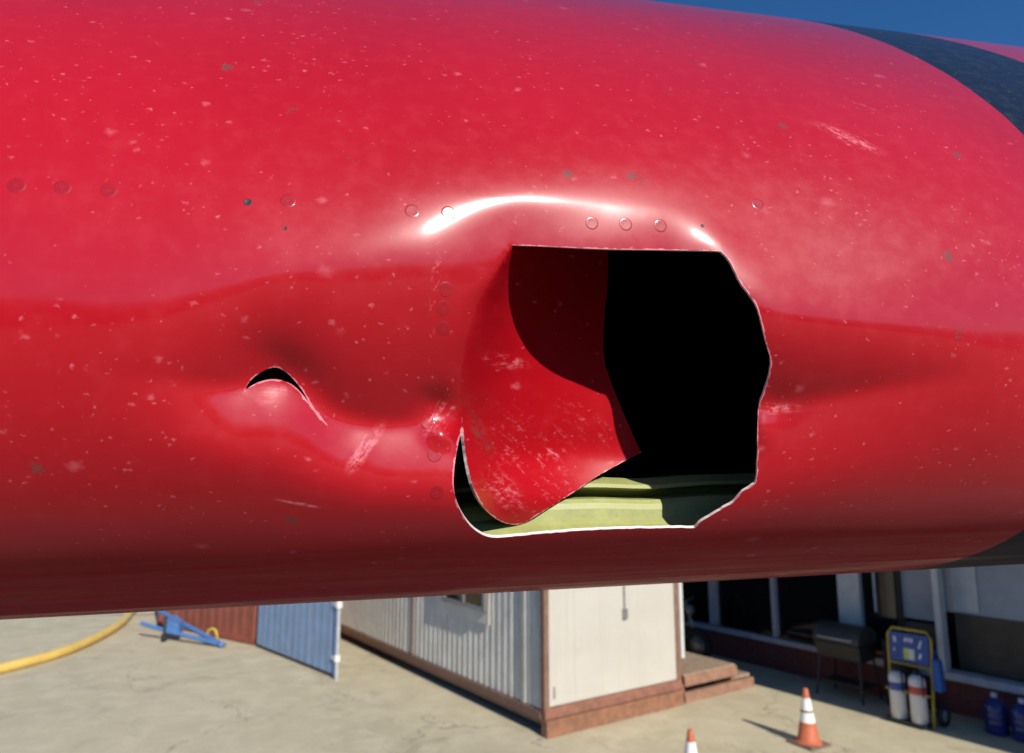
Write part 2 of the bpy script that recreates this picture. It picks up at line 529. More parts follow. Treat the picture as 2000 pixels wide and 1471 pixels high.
def dent(x, y):
    """depth in metres by which the blow pushed the skin in, over photograph positions"""
    # crease above, bottom of the trough, lower end of the trough
    yc = np.interp(x, [150, 350, 560, 750, 900, 1000, 1150, 1300, 1400, 1450, 1510, 1850, 1950],
                   [640, 590, 500, 437, 398, 380, 385, 400, 440, 510, 585, 640, 660])
    yt = np.interp(x, [150, 300, 440, 480, 540, 590, 640, 720, 800, 880, 1000, 1300, 1490, 1560, 1850, 1950],
                   [720, 740, 756, 746, 728, 755, 800, 826, 824, 808, 850, 850, 792, 785, 735, 720])
    yb = np.interp(x, [150, 300, 460, 560, 690, 890, 1000, 1300, 1490, 1700, 1950],
                   [880, 900, 925, 962, 1000, 1012, 1045, 1045, 1020, 970, 910])
    T = np.interp(x, [180, 300, 400, 480, 540, 700, 880, 1000, 1300, 1460, 1500, 1600, 1750, 1900, 1960],
                  [0, .003, .011, .021, .027, .033, .041, .040, .038, .035, .033, .025, .013, .002, 0])
    # soften the kinks of the tables along x by local averaging
    up = np.clip((y - yc) / (yt - yc), 0, 1)
    k = np.interp(x, [300, 700, 900, 1000, 1100, 1350, 1450, 1600], [0.3, 0.2, 0.12, 0.06, 0.06, 0.10, 0.12, 0.2])
    ramp = np.where(up < k, up * up / (2 * k), up - k / 2) / (1 - k / 2)       # rounded start, straight slope
    ramp = 0.42 * ramp + 0.58 * ramp ** 2.2
    lo = np.clip((yb - y) / (yb - yt), 0, 1)
    fall = np.where(lo < 0.4, lo * lo / 0.8, lo - 0.2) / 0.8
    prof = np.where(y < yt, ramp, fall)
    # round off the bottom of the trough
    rr = np.interp(x, [400, 540, 800, 900, 1490, 1540, 1700], [46, 36, 34, 30, 14, 24, 50])
    prof = prof - 0.03 * np.exp(-((y - yt) / rr) ** 2)
    return T * prof
_ks = np.array([-60, -40, -20, 0, 20, 40, 60.0])
_ky = np.array([-30, -20, -10, 0, 10, 20, 30.0])
def dent_s(x, y):
    wts = np.exp(-(_ks / 34.0) ** 2); wts /= wts.sum()
    wy = np.exp(-(_ky / 17.0) ** 2); wy /= wy.sum()
    return sum(wt * wv * dent(x + s, y + t) for wt, s in zip(wts, _ks) for wv, t in zip(wy, _ky))
SLIT_T = [(478, 762), (486, 746), (500, 733), (518, 722), (538, 716), (556, 724), (574, 741), (592, 764), (606, 790), (622, 812), (640, 832)]
SLIT_B = [(628, 820), (612, 799), (594, 774), (576, 754), (554, 743), (530, 740), (508, 745), (492, 753)]
def push(x, y):
    d = dent_s(x, y)
    # pit and pucker next to the end of the tear, raised scuffed ridge
    d = d + 0.0042 * bumpf(x, y, 850, 786, 34, 26) - 0.0050 * bumpf(x, y, 866, 850, 30, 22, 0.3)
    d = d - 0.0008 * bumpf(x, y, 705, 880, 26, 70, 0.5)
    # lip below the small tear stands out, skin above it is pushed in
    ln = np.interp(x, [380, 478, 520, 545, 580, 610, 640, 760], [770, 758, 731, 730, 752, 792, 828, 900])
    below = np.clip((y - ln) / 6.0, 0, 1)
    win = bumpf(x, y, 545, 790, 95, 80, 0.6)
    d = d - 0.0012 * win * below * sstep(x, 430, 530) * (1 - sstep(x, 600, 660))
    d = d + 0.003 * bumpf(x, y, 555, 715, 75, 38, 0.5) * (1 - below)
    # upper right corner of the hole is kinked outwards a little
    d = d - 0.0008 * bumpf(x, y, 1400, 474, 40, 26, 0.5)
    d = d - 0.0045 * bumpf(x, y, 1490, 830, 26, 40)
    # skin between the crease and the upper edge of the hole leans inwards
    yc = sum(np.interp(x + o_, [820, 900, 1000, 1150, 1300, 1400, 1460], [412, 397, 377, 384, 398, 430, 470]) for o_ in (-50, -25, 0, 25, 50)) / 5
    kk = np.interp(x, [850, 1000, 1150, 1400], [7, 5, 9, 24.0])
    lean = 0.000062 * softplus(np.minimum(y - yc, 140), kk) * sstep(x, 820, 1050) * (1 - sstep(x, 1300, 1440)) * (1 - sstep(y, 540, 760))
    d = d + lean + 0.0020 * bumpf(x, y, 930, 440, 170, 70) + 0.0090 * bumpf(x, y, 1540, 460, 260, 150)
    d = d + 0.0032 * bumpf(x, y, 1175, 400, 125, 80)
    # gentle oil-canning of thin sheet
    d = d + 0.00045 * np.sin(x / 61.0 + 0.7) * np.sin(y / 83.0) + 0.0007 * np.sin(x / 173.0 + y / 140.0) * np.sin(y / 97.0 + 1.0)
    return d
def push_skin(x, y):
    s = np.minimum(hinge_s(x, y), 0)
    f = np.exp(-(np.clip(479 - y, 0, None) / 25.0) ** 2) * np.exp(-(np.clip(y - 836, 0, None) / 50.0) ** 2)
    far = np.exp(-(np.clip(hinge_s(x, y), 0, None) / 22.0) ** 2)
    return push(x, y) + fold(s, y) * f * far
def push_flap(x, y):
    s = hinge_s(x, y)
    b_ = sstep(s, 0, 120)
    d = push(x, y) * (1 - b_) + 0.020 * b_ * (1 - 0.8 * sstep(y, 840, 1000))
    lobe = 0.010 * sstep(y, 838, 900) - 0.012 * sstep(y, 900, 1030) * sstep(s, 20, 140)
    curl = 0.012 * sstep(s, 60, 300) * sstep(y, 850, 480)
    curl = curl - 0.012 * sstep(s, 120, 340) * sstep(y, 720, 900)
    return d + fold(s, y) + lobe * 0.6 + curl

def seg_pts(poly, step, closed=False, jag=0.0, fixed=()):
    out = []
    n = len(poly)
    for i in range(n if closed else n - 1):
        a = np.array(poly[i], float); b = np.array(poly[(i + 1) % n], float)
        k = max(1, int(np.ceil(np.hypot(*(b - a)) / step)))
        for j in range(k):
            p = a + (b - a) * j / k
            if jag and j:
                p = p + np.array([random.uniform(-jag, jag), random.uniform(-jag, jag)])
            out.append(tuple(p))
    if not closed:
        out.append(tuple(map(float, poly[-1])))
    return out
def chaikin(p, it=1):
    for _ in range(it):
        q = [p[0]]
        for a, b in zip(p[:-1], p[1:]):
            q += [(a[0] * .75 + b[0] * .25, a[1] * .75 + b[1] * .25), (a[0] * .25 + b[0] * .75, a[1] * .25 + b[1] * .75)]
        p = q + [p[-1]]
    return p
hinge_pts = seg_pts(chaikin(HINGE, 2), 6)
top_edge = [(1001, 479), (1060, 481), (1120, 484), (1185, 487), (1260, 488), (1330, 489), (1395, 490), (1408, 491)]
right_edge = [(1408, 491), (1421, 503), (1434, 526), (1444, 550), (1461, 572), (1475, 592), (1483, 612), (1490, 642), (1496, 668), (1507, 706), (1501, 740), (1490, 770), (1481, 797), (1479, 832), (1480, 880), (1478, 935), (1474, 944)]
low_edge = [(1474, 944), (1450, 960), (1432, 981), (1400, 1000), (1370, 1018), (1356, 1031), (1300, 1031), (1200, 1033), (1120, 1037), (1050, 1043), (1000, 1048)]
crescent = [(1000, 1048), (965, 1051), (943, 1046), (920, 1030), (901, 1003), (889, 972), (885, 945), (888, 905), (895, 865), (902, 836)]
HOLE = hinge_pts[:-1] + seg_pts(chaikin(top_edge, 1), 7)[:-1] + seg_pts(chaikin(right_edge, 1), 7, jag=0.6)[:-1] \
    + seg_pts(low_edge, 9, jag=0.6)[:-1] + seg_pts(chaikin(crescent, 2), 6)[:-1]
SLIT = seg_pts(chaikin(SLIT_T, 2), 5)[:-1] + seg_pts(chaikin([SLIT_T[-1]] + SLIT_B + [SLIT_T[0]], 2), 5)[:-1]
flap_free = chaikin([(902, 836), (907, 870), (913, 910), (921, 945), (934, 976), (952, 1001), (975, 1018), (1000, 1026), (1020, 1024), (1040, 1013), (1075, 990), (1120, 962)], 2) \
    + [(1170, 928), (1215, 903), (1252, 884)]
flap_back = chaikin([(1252, 884), (1232, 840), (1200, 765), (1177, 700), (1180, 620), (1187, 560), (1188, 490), (1188, 440)], 1) + [(1040, 448)]
FLAP = hinge_pts[::-1][:-1] + seg_pts(flap_free, 6, jag=0.4)[:-1] + seg_pts(flap_back, 8)[:-1] + [(1040.0, 448.0)]

def inside(px, py, poly):
    r = np.zeros(px.shape, bool)
    n = len(poly)
    for i in range(n):
        x1, y1 = poly[i]; x2, y2 = poly[(i + 1) % n]
        if y1 == y2: continue
        c = ((y1 > py) != (y2 > py)) & (px < (x2 - x1) * (py - y1) / (y2 - y1) + x1)
        r ^= c
    return r

# --- span and girth lines of the skin grid
cu, cw = chart(np.array([390, 390, 1570, 1570.0]), np.array([420, 1090, 420, 1090.0]))
pu0, pu1, pw0, pw1 = cu.min(), cu.max(), cw.min(), cw.max()
PU = np.linspace(pu0, pu1, 190); PW = np.linspace(pw0, pw1, 120)
lines_u = np.concatenate([np.linspace(-3.6, -1.0, 14), np.linspace(-0.95, pu0 - 0.005, 90), PU, np.linspace(pu1 + 0.005, 1.15, 100), np.linspace(1.2, 2.6, 12)])
w_end = W_HI + math.hypot(TE[0] - _x[-1], TE[1] - _z[-1])
w_beg = W_LO - math.hypot(TE[0] - _x[0], TE[1] - _z[0])
lines_w = np.concatenate([np.linspace(w_beg, W_LO, 4)[:-1], np.linspace(W_LO, pw0 - 0.005, 110), PW, np.linspace(pw1 + 0.005, W_HI, 170), np.linspace(W_HI, w_end, 4)[1:]])
NU, NW = len(lines_u), len(lines_w)
iu0, iw0 = int(np.searchsorted(lines_u, pu0)), int(np.searchsorted(lines_w, pw0))
iu1, iw1 = iu0 + len(PU) - 1, iw0 + len(PW) - 1
GU, GW = np.meshgrid(lines_u, lines_w, indexing='ij')
vu, vw = list(GU.ravel()), list(GW.ravel())
gid = np.arange(NU * NW).reshape(NU, NW)
faces = []
for i in range(NU - 1):
    for j in range(NW - 1):
        if iu0 <= i < iu1 and iw0 <= j < iw1:
            continue
        faces.append((gid[i, j], gid[i, j + 1], gid[i + 1, j + 1], gid[i + 1, j]))
# --- triangulated patch round the holes
pc_u, pc_w, pedge = [], [], []
for poly in (HOLE, SLIT):
    q = np.array(poly)
    a, b = chart(q[:, 0], q[:, 1])
    o = len(pc_u)
    pc_u += list(a); pc_w += list(b)
    pedge += [(o + i, o + (i + 1) % len(poly)) for i in range(len(poly))]
nb = len(pc_u)
pcu, pcw = np.array(pc_u), np.array(pc_w)
SCL = 100.0
cand = [(i, j) for i in range(iu0, iu1 + 1) for j in range(iw0, iw1 + 1)]
cu_ = np.array([lines_u[i] for i, j in cand]); cw_ = np.array([lines_w[j] for i, j in cand])
mind = np.full(len(cand), 9.0)
for a, b in zip(pcu, pcw):
    mind = np.minimum(mind, np.hypot(cu_ - a, cw_ - b))
keep = mind > 0.0011
src = [gid[c] for c, k in zip(cand, keep) if k]
cv = [Vector((a * SCL, b * SCL)) for a, b in zip(pcu, pcw)] + [Vector((a * SCL, b * SCL)) for a, b, k in zip(cu_, cw_, keep) if k]
res = delaunay_2d_cdt(cv, pedge, [], 0, 1e-7)
rv, rf, rorig = res[0], res[2], res[3]
mapv = []
for p, og in zip(rv, rorig):
    hit = [g for g in og if g >= nb]
    if hit:
        mapv.append(src[hit[0] - nb])
    else:
        mapv.append(len(vu)); vu.append(p.x / SCL); vw.append(p.y / SCL)
vu = np.array(vu); vw = np.array(vw)
base = wing(vu, vw)
bx, by = photo(base)
hole_uw = list(zip(pcu[:len(HOLE)], pcw[:len(HOLE)])); slit_uw = list(zip(pcu[len(HOLE):], pcw[len(HOLE):]))
tri = np.array([f for f in rf if len(f) == 3])
rvx = np.array([p.x for p in rv]) / SCL; rvy = np.array([p.y for p in rv]) / SCL
cxm = rvx[tri].mean(1); cym = rvy[tri].mean(1)
drop = inside(cxm, cym, hole_uw) | inside(cxm, cym, slit_uw)
mapv = np.array(mapv)
for t in tri[~drop]:
    faces.append((mapv[t[0]], mapv[t[2]], mapv[t[1]]))
# --- push the skin in
front = (vw > chart(np.array([1000.0]), np.array([1095.0]))[1][0]) & (vw < chart(np.array([1000.0]), np.array([60.0]))[1][0]) & (bx > -400) & (bx < 2400) & (by > 0) & (by < 1130)
dep = np.zeros(len(vu))
dep[front] = push_skin(bx[front], by[front]) * sstep(by[front], 120, 300) * (1 - sstep(by[front], 1060, 1120)) * sstep(bx[front], -200, 100) * (1 - sstep(bx[front], 1900, 2200))
dirs = rays(bx, by)
pos_skin = base + dirs * dep[:, None]
# --- the flap that was folded inwards, hinged on the left edge of the hole
g = 7.0
gx, gy = np.meshgrid(np.arange(880, 1275, g), np.arange(440, 1040, g), indexing='ij')
gx, gy = gx.ravel() + 0.3, gy.ravel() + 0.3
fp = np.array(FLAP)
m = np.full(gx.shape, 1e9)
for a, b in FLAP:
    m = np.minimum(m, np.hypot(gx - a, gy - b))
ok = inside(gx, gy, FLAP) & (m > 3.2)
fx = np.concatenate([fp[:, 0], gx[ok]]); fy = np.concatenate([fp[:, 1], gy[ok]])
resf = delaunay_2d_cdt([Vector((a / 10, b / 10)) for a, b in zip(fx, fy)], [(i, (i + 1) % len(FLAP)) for i in range(len(FLAP))], [], 0, 1e-7)
fvx = np.array([p.x for p in resf[0]]) * 10; fvy = np.array([p.y for p in resf[0]]) * 10
ftri = np.array([f for f in resf[2] if len(f) == 3])
ftri = ftri[inside(fvx[ftri].mean(1), fvy[ftri].mean(1), FLAP)]
fu, fw = chart(fvx, fvy)
pos_flap = wing(fu, fw) + rays(fvx, fvy) * push_flap(fvx, fvy)[:, None]

def vnormals(P, F):
    N = np.zeros_like(P)
    for k in (3, 4):
        fk = np.array([f for f in F if len(f) == k])
        if len(fk) == 0: continue
        n = np.cross(P[fk[:, 1]] - P[fk[:, 0]], P[fk[:, 2]] - P[fk[:, 0]]) if k == 3 else np.cross(P[fk[:, 2]] - P[fk[:, 0]], P[fk[:, 3]] - P[fk[:, 1]])
        for i in range(k):
            np.add.at(N, fk[:, i], n)
    return N
def orient(P, F):
    """make faces look away from the inside (towards the camera at the nose)"""
    out = []
    for f in F:
        a, b, c = P[f[0]], P[f[1]], P[f[2]]
        out.append(f)
    return out
fl = [tuple(t) for t in ftri]
Nf = vnormals(pos_flap, fl)
if (Nf @ np.array([0, -1, 0])).sum() < 0:
    fl = [t[::-1] for t in fl]; Nf = -Nf
Ns = vnormals(pos_skin, faces)
sel = front & (np.abs(vw) < 0.2)
# faces made in two ways: test both and flip where needed
def fix(P, F, ref):
    out = []
    for k in (3, 4):
        fk = np.array([f for f in F if len(f) == k])
        if len(fk) == 0: continue
        n = np.cross(P[fk[:, 1]] - P[fk[:, 0]], P[fk[:, 2]] - P[fk[:, 0]])
        r = ref[fk[:, 0]]
        bad = (n * r).sum(1) < 0
        fk[bad] = fk[bad][:, ::-1]
        out += [tuple(f) for f in fk]
    return out
eps = 1e-4
tw = wing(vu, vw + eps) - wing(vu, vw - eps)
ref = np.cross(np.broadcast_to(AX, tw.shape), tw)
ctr = P0 + CH * 0.9
sgn = np.sign(((base - (ctr + vu[:, None] * AX)) * ref).sum(1))
ref = ref * sgn[:, None]
faces = fix(base, faces, ref)
Ns = vnormals(pos_skin, faces)
# share normals across the hinge so the fold reads as one sheet
key = {}
used = np.unique(np.concatenate([np.array(f) for f in faces[-len(tri[~drop]):]])) if len(faces) else []
hp = np.array(hinge_pts)
hpos = None
near = np.where((np.abs(bx - 950) < 80) & (by > 470) & (by < 845))[0]
for i, p in enumerate(pos_flap):
    if i < len(FLAP) and len(near):
        d = np.linalg.norm(pos_skin[near] - p, axis=1)
        j = near[d.argmin()]
        if d.min() < 4e-4:
            s = Ns[j] + Nf[i]
            Ns[j] = s; Nf[i] = s
unit = lambda N: N / np.maximum(np.linalg.norm(N, axis=1, keepdims=True), 1e-12)
Ns, Nf = unit(Ns), unit(Nf)

CAMV = np.array([0, 0, CAM_H])
ROOT = P0 + CAMV
def shell(name, P, N, F, U, W, GL, ED, thick, mats, parent):
    """outer face, inner face and torn rim as one sheet with real thickness"""
    F = [tuple(int(i) for i in f) for f in F]
    usedv = sorted({i for f in F for i in f})
    re = {v: i for i, v in enumerate(usedv)}
    P = P[usedv]; N = N[usedv]; U = U[usedv]; W = W[usedv]; GL = GL[usedv]; ED = ED[usedv]
    F = [tuple(re[i] for i in f) for f in F]
    n = len(P)
    cnt = {}
    for f in F:
        for a, b in zip(f, f[1:] + f[:1]):
            cnt[(a, b)] = 1
    bound = [e for e in cnt if (e[1], e[0]) not in cnt]
    V = [P, P - N * thick]
    NN = [N, -N]
    FF = list(F) + [tuple(i + n for i in f[::-1]) for f in F]
    mi = [0] * len(F) + [1] * len(F)
    rimv, rimn = [], []
    o = 2 * n
    for a, b in bound:
        q = [P[b], P[a], P[a] - N[a] * thick, P[b] - N[b] * thick]
        nn = np.cross(q[1] - q[0], q[2] - q[0]); nn = nn / max(np.linalg.norm(nn), 1e-12)
        rimv += q; rimn += [nn] * 4
        FF.append((o, o + 1, o + 2, o + 3)); mi.append(2)
        o += 4
    if rimv:
        V.append(np.array(rimv)); NN.append(np.array(rimn))
    V = np.concatenate(V); NN = np.concatenate(NN)
    me = bpy.data.meshes.new(name)
    me.from_pydata((V + CAMV - ROOT).tolist(), [], FF)
    me.polygons.foreach_set('material_index', mi)
    me.polygons.foreach_set('use_smooth', [True] * len(FF))
    for mt in mats:
        me.materials.append(mt)
    uvl = me.uv_layers.new(name='chart')
    li = np.empty(len(me.loops), np.int32)
    me.loops.foreach_get('vertex_index', li)
    UU = np.zeros((len(V), 2))
    UU[:n, 0] = U; UU[:n, 1] = W; UU[n:2 * n, 0] = U; UU[n:2 * n, 1] = W
    uvl.data.foreach_set('uv', UU[li].ravel())
    ga_ = me.attributes.new('gloss', 'FLOAT', 'POINT')
    gl_ = np.ones(len(V)); gl_[:n] = GL; gl_[n:2 * n] = GL
    ga_.data.foreach_set('value', gl_)
    ea_ = me.attributes.new('edge', 'FLOAT', 'POINT')
    el_ = np.ones(len(V)); el_[:n] = ED
    ea_.data.foreach_set('value', el_)
    me.update()
    me.normals_split_custom_set_from_vertices(NN.tolist())
    return link(name, me, parent)

def cc(x, y):
    a, b = chart(np.array([float(x)]), np.array([float(y)]))
    return float(a[0]), float(b[0])
scuffs = []
for (x, y, ang, hl, hw, dens, c) in (
        (1655, 268, -0.62, 0.040, 0.011, 0.75, 'pale'), (1700, 215, -0.62, 0.035, 0.010, 0.35, 'pale'),
        (712, 878, 1.02, 0.026, 0.007, 0.9, 'pale'), (1040, 880, -0.75, 0.050, 0.030, 0.30, 'pale'), (985, 960, -0.95, 0.034, 0.012, 0.6, 'pale'),
        (940, 850, -1.1, 0.026, 0.007, 0.9, 'dark'), (1060, 930, -0.7, 0.05, 0.02, 0.25, 'pale'), (1150, 830, -0.6, 0.035, 0.012, 0.35, 'pale'),
        (985, 705, -0.2, 0.020, 0.006, 0.6, 'pale'), (1515, 797, 0.0, 0.024, 0.006, 0.8, 'pale'), (535, 772, 0.4, 0.013, 0.007, 0.8, 'pale'),
        (855, 815, 1.2, 0.022, 0.010, 0.5, 'pale'), (590, 985, -0.3, 0.022, 0.002, 0.9, 'pale'), (850, 560, 1.5, 0.045, 0.004, 0.4, 'pale')):
    u0, w0 = cc(x, y)
    scuffs.append((u0, w0, ang, hl, hw, dens, c))
CHART = dict(band0=BAND0, band1=BAND1, grime0=cc(1000, 975)[1], grime1=cc(1000, 1075)[1])
M['paint'] = make_paint('red_aircraft_paint', CHART, scuffs)
wing_root = thing('aircraft_wing', 'glossy red aircraft leading edge with a torn hole and dents, black band at right', 'aircraft wing', tuple(ROOT))
gs_ = np.ones(len(vu))
def edge_dist(U, W, skip):
    q = np.array([p for p in HOLE[skip:]] + SLIT)
    a, b = chart(q[:, 0], q[:, 1])
    d = np.full(len(U), 1.0)
    idx = np.where((U > a.min() - .03) & (U < a.max() + .03) & (W > b.min() - .03) & (W < b.max() + .03))[0]
    m = np.full(len(idx), 1.0)
    for i_, j_ in zip(a, b):
        m = np.minimum(m, np.hypot(U[idx] - i_, W[idx] - j_))
    d[idx] = m
    return d
es_ = edge_dist(vu, vw, len(hinge_pts) - 1)
ef_ = np.full(len(fu), 1.0)
ff_ = np.array(seg_pts(flap_free, 4))
ff_m = np.full(len(fu), 1e9)
for a_, b_ in ff_:
    ff_m = np.minimum(ff_m, np.hypot(fvx - a_, fvy - b_))
ef_ = ff_m * 0.0004
hs_ = hinge_s(bx, by)
gs_[front] = 1 - 0.4 * (np.exp(-(np.clip(-hs_, 0, None) / 45.0) ** 2) * np.exp(-(np.clip(np.abs(by - 660) - 150, 0, None) / 40.0) ** 2) * (hs_ < 25))[front]
gf_ = 0.03 + 0.57 * np.exp(-(np.clip(hinge_s(fvx, fvy), 0, None) / 55.0) ** 2)
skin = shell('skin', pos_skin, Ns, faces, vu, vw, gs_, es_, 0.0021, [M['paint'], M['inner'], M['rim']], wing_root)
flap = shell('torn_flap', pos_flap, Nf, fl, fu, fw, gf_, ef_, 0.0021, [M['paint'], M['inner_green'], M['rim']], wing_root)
flap['label'] = 'scratched red flap of skin folded into the hole'
# end closures
for uu in (-3.6, 2.6):
    ww = lines_w
    pts = wing(np.full(len(ww), uu), ww) - P0
    cb = MB(); cb.add([tuple(p) for p in pts], [tuple(range(len(ww)))])
    cb.build('end_cap', M['steel_dark'], wing_root)

# --- green stringer behind the lower edge of the hole
prof = [(1085, .016), (1058, .030), (1042, .044), (1022, .066), (1008, .078), (992, .086), (981, .092), (973, .098), (967, .128), (957, .126), (951, .108), (944, .111), (931, .128), (930, .17), (990, .20), (1070, .15)]
b0 = [wing(*[np.array([q]) for q in cc(1250, y)])[0] + rays(1250, y) * d for y, d in prof]
u_ref = np.array([(p - P0) @ AX for p in b0])
sb = MB()
us = np.linspace(cc(840, 1000)[0], cc(1540, 1000)[0] + 0.12, 36)
vs_ = []
for i, q in enumerate(us):
    for j, p in enumerate(b0):
        wob = 0.0012 * math.sin(q * 31) + 0.0006 * math.sin(q * 67 + 1)
        pt = p + AX * (q - u_ref[j]) + UP * wob * (1 if 2 < j < 14 else 0) - P0
        vs_.append(tuple(pt))
npf = len(b0)
sb.add(vs_, [(i * npf + j, (i + 1) * npf + j, (i + 1) * npf + (j + 1) % npf, i * npf + (j + 1) % npf) for i in range(len(us) - 1) for j in range(npf)])
sb.build('stringer', M['primer'], wing_root)

# --- flush rivets: shallow rings on the skin
def skin_frame(x, y):
    a = np.array([x, x + 3, x]); b = np.array([y, y, y + 3.0])
    u, w = chart(a, b)
    P = wing(u, w) + rays(a, b) * push_skin(a, b)[:, None]
    t = P[1] - P[0]; s = P[2] - P[0]
    n = np.cross(t, s); n /= np.linalg.norm(n)
    if n @ P[0] > 0: n = -n
    t /= np.linalg.norm(t)
    return P[0], t, np.cross(n, t), n
rb = MB()
rb.lathe([(0.0, 0.00007), (0.0026, 0.00006), (0.0034, 0.00008), (0.0039, 0.00008), (0.0046, 0.00003), (0.0050, -0.00010)], n=20)
rme = bpy.data.meshes.new('rivet')
rme.from_pydata(rb.v, [], rb.f)
rme.polygons.foreach_set('use_smooth', [True] * len(rb.f))
ruv = rme.uv_layers.new(name='chart')
rme.materials.append(M['paint'])
rga = rme.attributes.new('gloss', 'FLOAT', 'POINT')
rga.data.foreach_set('value', [1.0] * len(rme.vertices))
rea = rme.attributes.new('edge', 'FLOAT', 'POINT')
rea.data.foreach_set('value', [1.0] * len(rme.vertices))
rivets = [(32, 362), (122, 366), (212, 372), (562, 392), (805, 412), (876, 416), (1156, 436), (1222, 438), (1290, 441),
          (871, 566), (866, 602), (866, 642), (848, 890), (853, 962), (836, 826), (1480, 398), ]
for x, y in rivets:
    p, t, s, n = skin_frame(x, y)
    o = link('rivet', rme, wing_root)
    mt = Matrix(((t[0], s[0], n[0], 0), (t[1], s[1], n[1], 0), (t[2], s[2], n[2], 0), (0, 0, 0, 1)))
    mt.translation = Vector(p - P0)
    o.matrix_local = mt
sme = None
for x, y, r in ((484, 395, 0.0024), (1372, 441, 0.0013), (557, 446, 0.0012)):
    p, t, s, n = skin_frame(x, y)
    hb = MB()
    hb.lathe([(0.0, 0.00006), (r * 0.8, 0.00006), (r, 0.00022), (r * 1.15, -0.0003)], n=14)
    o = hb.build('fastener_hole', M['screw'], wing_root)
    mt = Matrix(((t[0], s[0], n[0], 0), (t[1], s[1], n[1], 0), (t[2], s[2], n[2], 0), (0, 0, 0, 1)))
    mt.translation = Vector(p - P0)
    o.matrix_local = mt

# ================================================================== THE YARD
# yard frame: x' = E across the container's end, y' = L along its long side, origin at its near corner
ANG = math.atan2(0.56504, 0.82506)
C0 = Vector((0.4147, 9.2849, 0))
EV = Vector((math.cos(ANG), math.sin(ANG), 0)); LV = Vector((-math.sin(ANG), math.cos(ANG), 0))
def yard(e, l, z=0.0):
    return C0 + EV * e + LV * l + Vector((0, 0, z))

# ---- site office container
cont = thing('site_cabin', 'cream and grey metal site cabin on a rusty base, middle of the yard', 'cabin', yard(0, 0), ANG)
CW, CL, CHT = 2.44, 9.0, 2.75
b = MB(); b.box((0.02, 0.02, 0.30), (CW - 0.02, CL, CHT - 0.02)); b.build('core', M['steel_dark'], cont)
# end wall: three flat sheets with fine seams
for x0, x1 in ((0.055, 0.4775), (0.4795, CW - 0.075)):
    b = MB(); b.box((x0, -0.012, 0.345), (x1, 0.018, CHT - 0.05)); b.build('end_sheet', M['white_wall'], cont)
# corrugated sheets on the long side
pitch = 0.155
x = 0.075
while x < CL - 0.2:
    x2 = min(x + pitch * 8, CL - 0.05)
    nrib = max(1, int(round((x2 - x) / pitch)))
    pts = []
    for r_ in range(nrib):
        s0 = x + r_ * pitch
        for f_, h_ in ((0.0, 0.0), (0.30, 0.0), (0.38, 0.008), (0.50, 0.008), (0.58, 0.0), (0.74, 0.0), (0.79, 0.005), (0.86, 0.005), (0.91, 0.0)):
            pts.append((s0 + f_ * pitch, h_))
    pts.append((x2 - 0.008, 0.0))
    b = MB()
    vs_ = []
    for (yy, h_) in pts:
        vs_ += [(-h_ + 0.01, yy, 0.30), (-h_ + 0.01, yy, CHT - 0.05)]
    b.add(vs_, [(2 * i, 2 * i + 1, 2 * i + 3, 2 * i + 2) for i in range(len(pts) - 1)])
    b.build('corrugated_sheet', M['grey_side'], cont)
    x = x2 + 0.0
# trims, rails, skids
b = MB(); b.box((-0.022, -0.022, 0.29), (0.055, -0.001, CHT)); b.box((-0.024, -0.020, 0.292), (-0.003, 0.06, CHT)); b.build('corner_trim', M['brown_trim'], cont, 0.004)
b = MB(); b.box((CW - 0.072, -0.024, 0.29), (CW + 0.02, 0.03, CHT)); b.build('corner_trim', M['brown_trim'], cont, 0.004)
b = MB(); b.box((-0.018, -0.035, 0.205), (CW + 0.012, 0.06, 0.335)); b.build('end_rail', M['rust_dark'], cont, 0.006)
b = MB(); b.box((-0.028, -0.075, 0.0), (CW - 0.01, 0.05, 0.198)); b.build('skid_beam', M['rust'], cont, 0.008)
b = MB(); b.box((CW + 0.002, -0.03, -0.0), (CW + 0.05, 0.06, 0.26)); b.build('skid_end', M['rust_dark'], cont, 0.006)
b = MB(); b.box((-0.030, 0.065, 0.185), (0.05, CL, 0.29)); b.build('side_rail', M['brown_trim'], cont, 0.006)
b = MB(); b.box((0.004, 0.07, 0.125), (0.1, CL, 0.18)); b.build('side_rail', M['brown_trim'], cont, 0.006)
for l_ in (2.2, 4.5, 6.8, 8.8):
    b = MB(); b.box((0.25, l_ - 0.08, 0.0), (CW - 0.1, l_ + 0.08, 0.185)); b.build('bearer', M['steel_dark'], cont)
b = MB(); b.box((-0.1, -0.1, CHT - 0.05), (CW + 0.1, CL + 0.1, CHT + 0.06)); b.build('roof', M['roof'], cont, 0.01)
# rust runs: angle strip joints on the long side
for l_ in (0.49, 3.70):
    b = MB(); b.box((-0.014, l_ - 0.012, 0.30), (0.004, l_ + 0.012, CHT - 0.05)); b.build('seam_strip', M['brown_trim'] if l_ > 1 else M['steel_grey'], cont)
# window with flat surround
w = MB(); w.box((-0.026, 1.28, 1.14), (-0.006, 2.86, 2.30)); win = w.build('window', M['grey_side'], cont, 0.004)
w = MB()
w.box((-0.075, 1.32, 1.32), (-0.027, 2.58, 1.38)); w.box((-0.075, 1.32, 2.14), (-0.027, 2.58, 2.20))
w.box((-0.075, 1.32, 1.381), (-0.027, 1.39, 2.139)); w.box((-0.075, 2.51, 1.381), (-0.027, 2.58, 2.139)); w.box((-0.068, 1.92, 1.381), (-0.029, 1.97, 2.139))
w.build('frame', M['steel_grey'], win, 0.004)
w = MB(); w.box((-0.045, 1.391, 1.381), (-0.030, 1.919, 2.139)); w.build('pane', M['glass'], win)
w = MB(); w.box((-0.045, 1.971, 1.381), (-0.030, 2.509, 2.139)); w.build('pane', M['glass'], win)
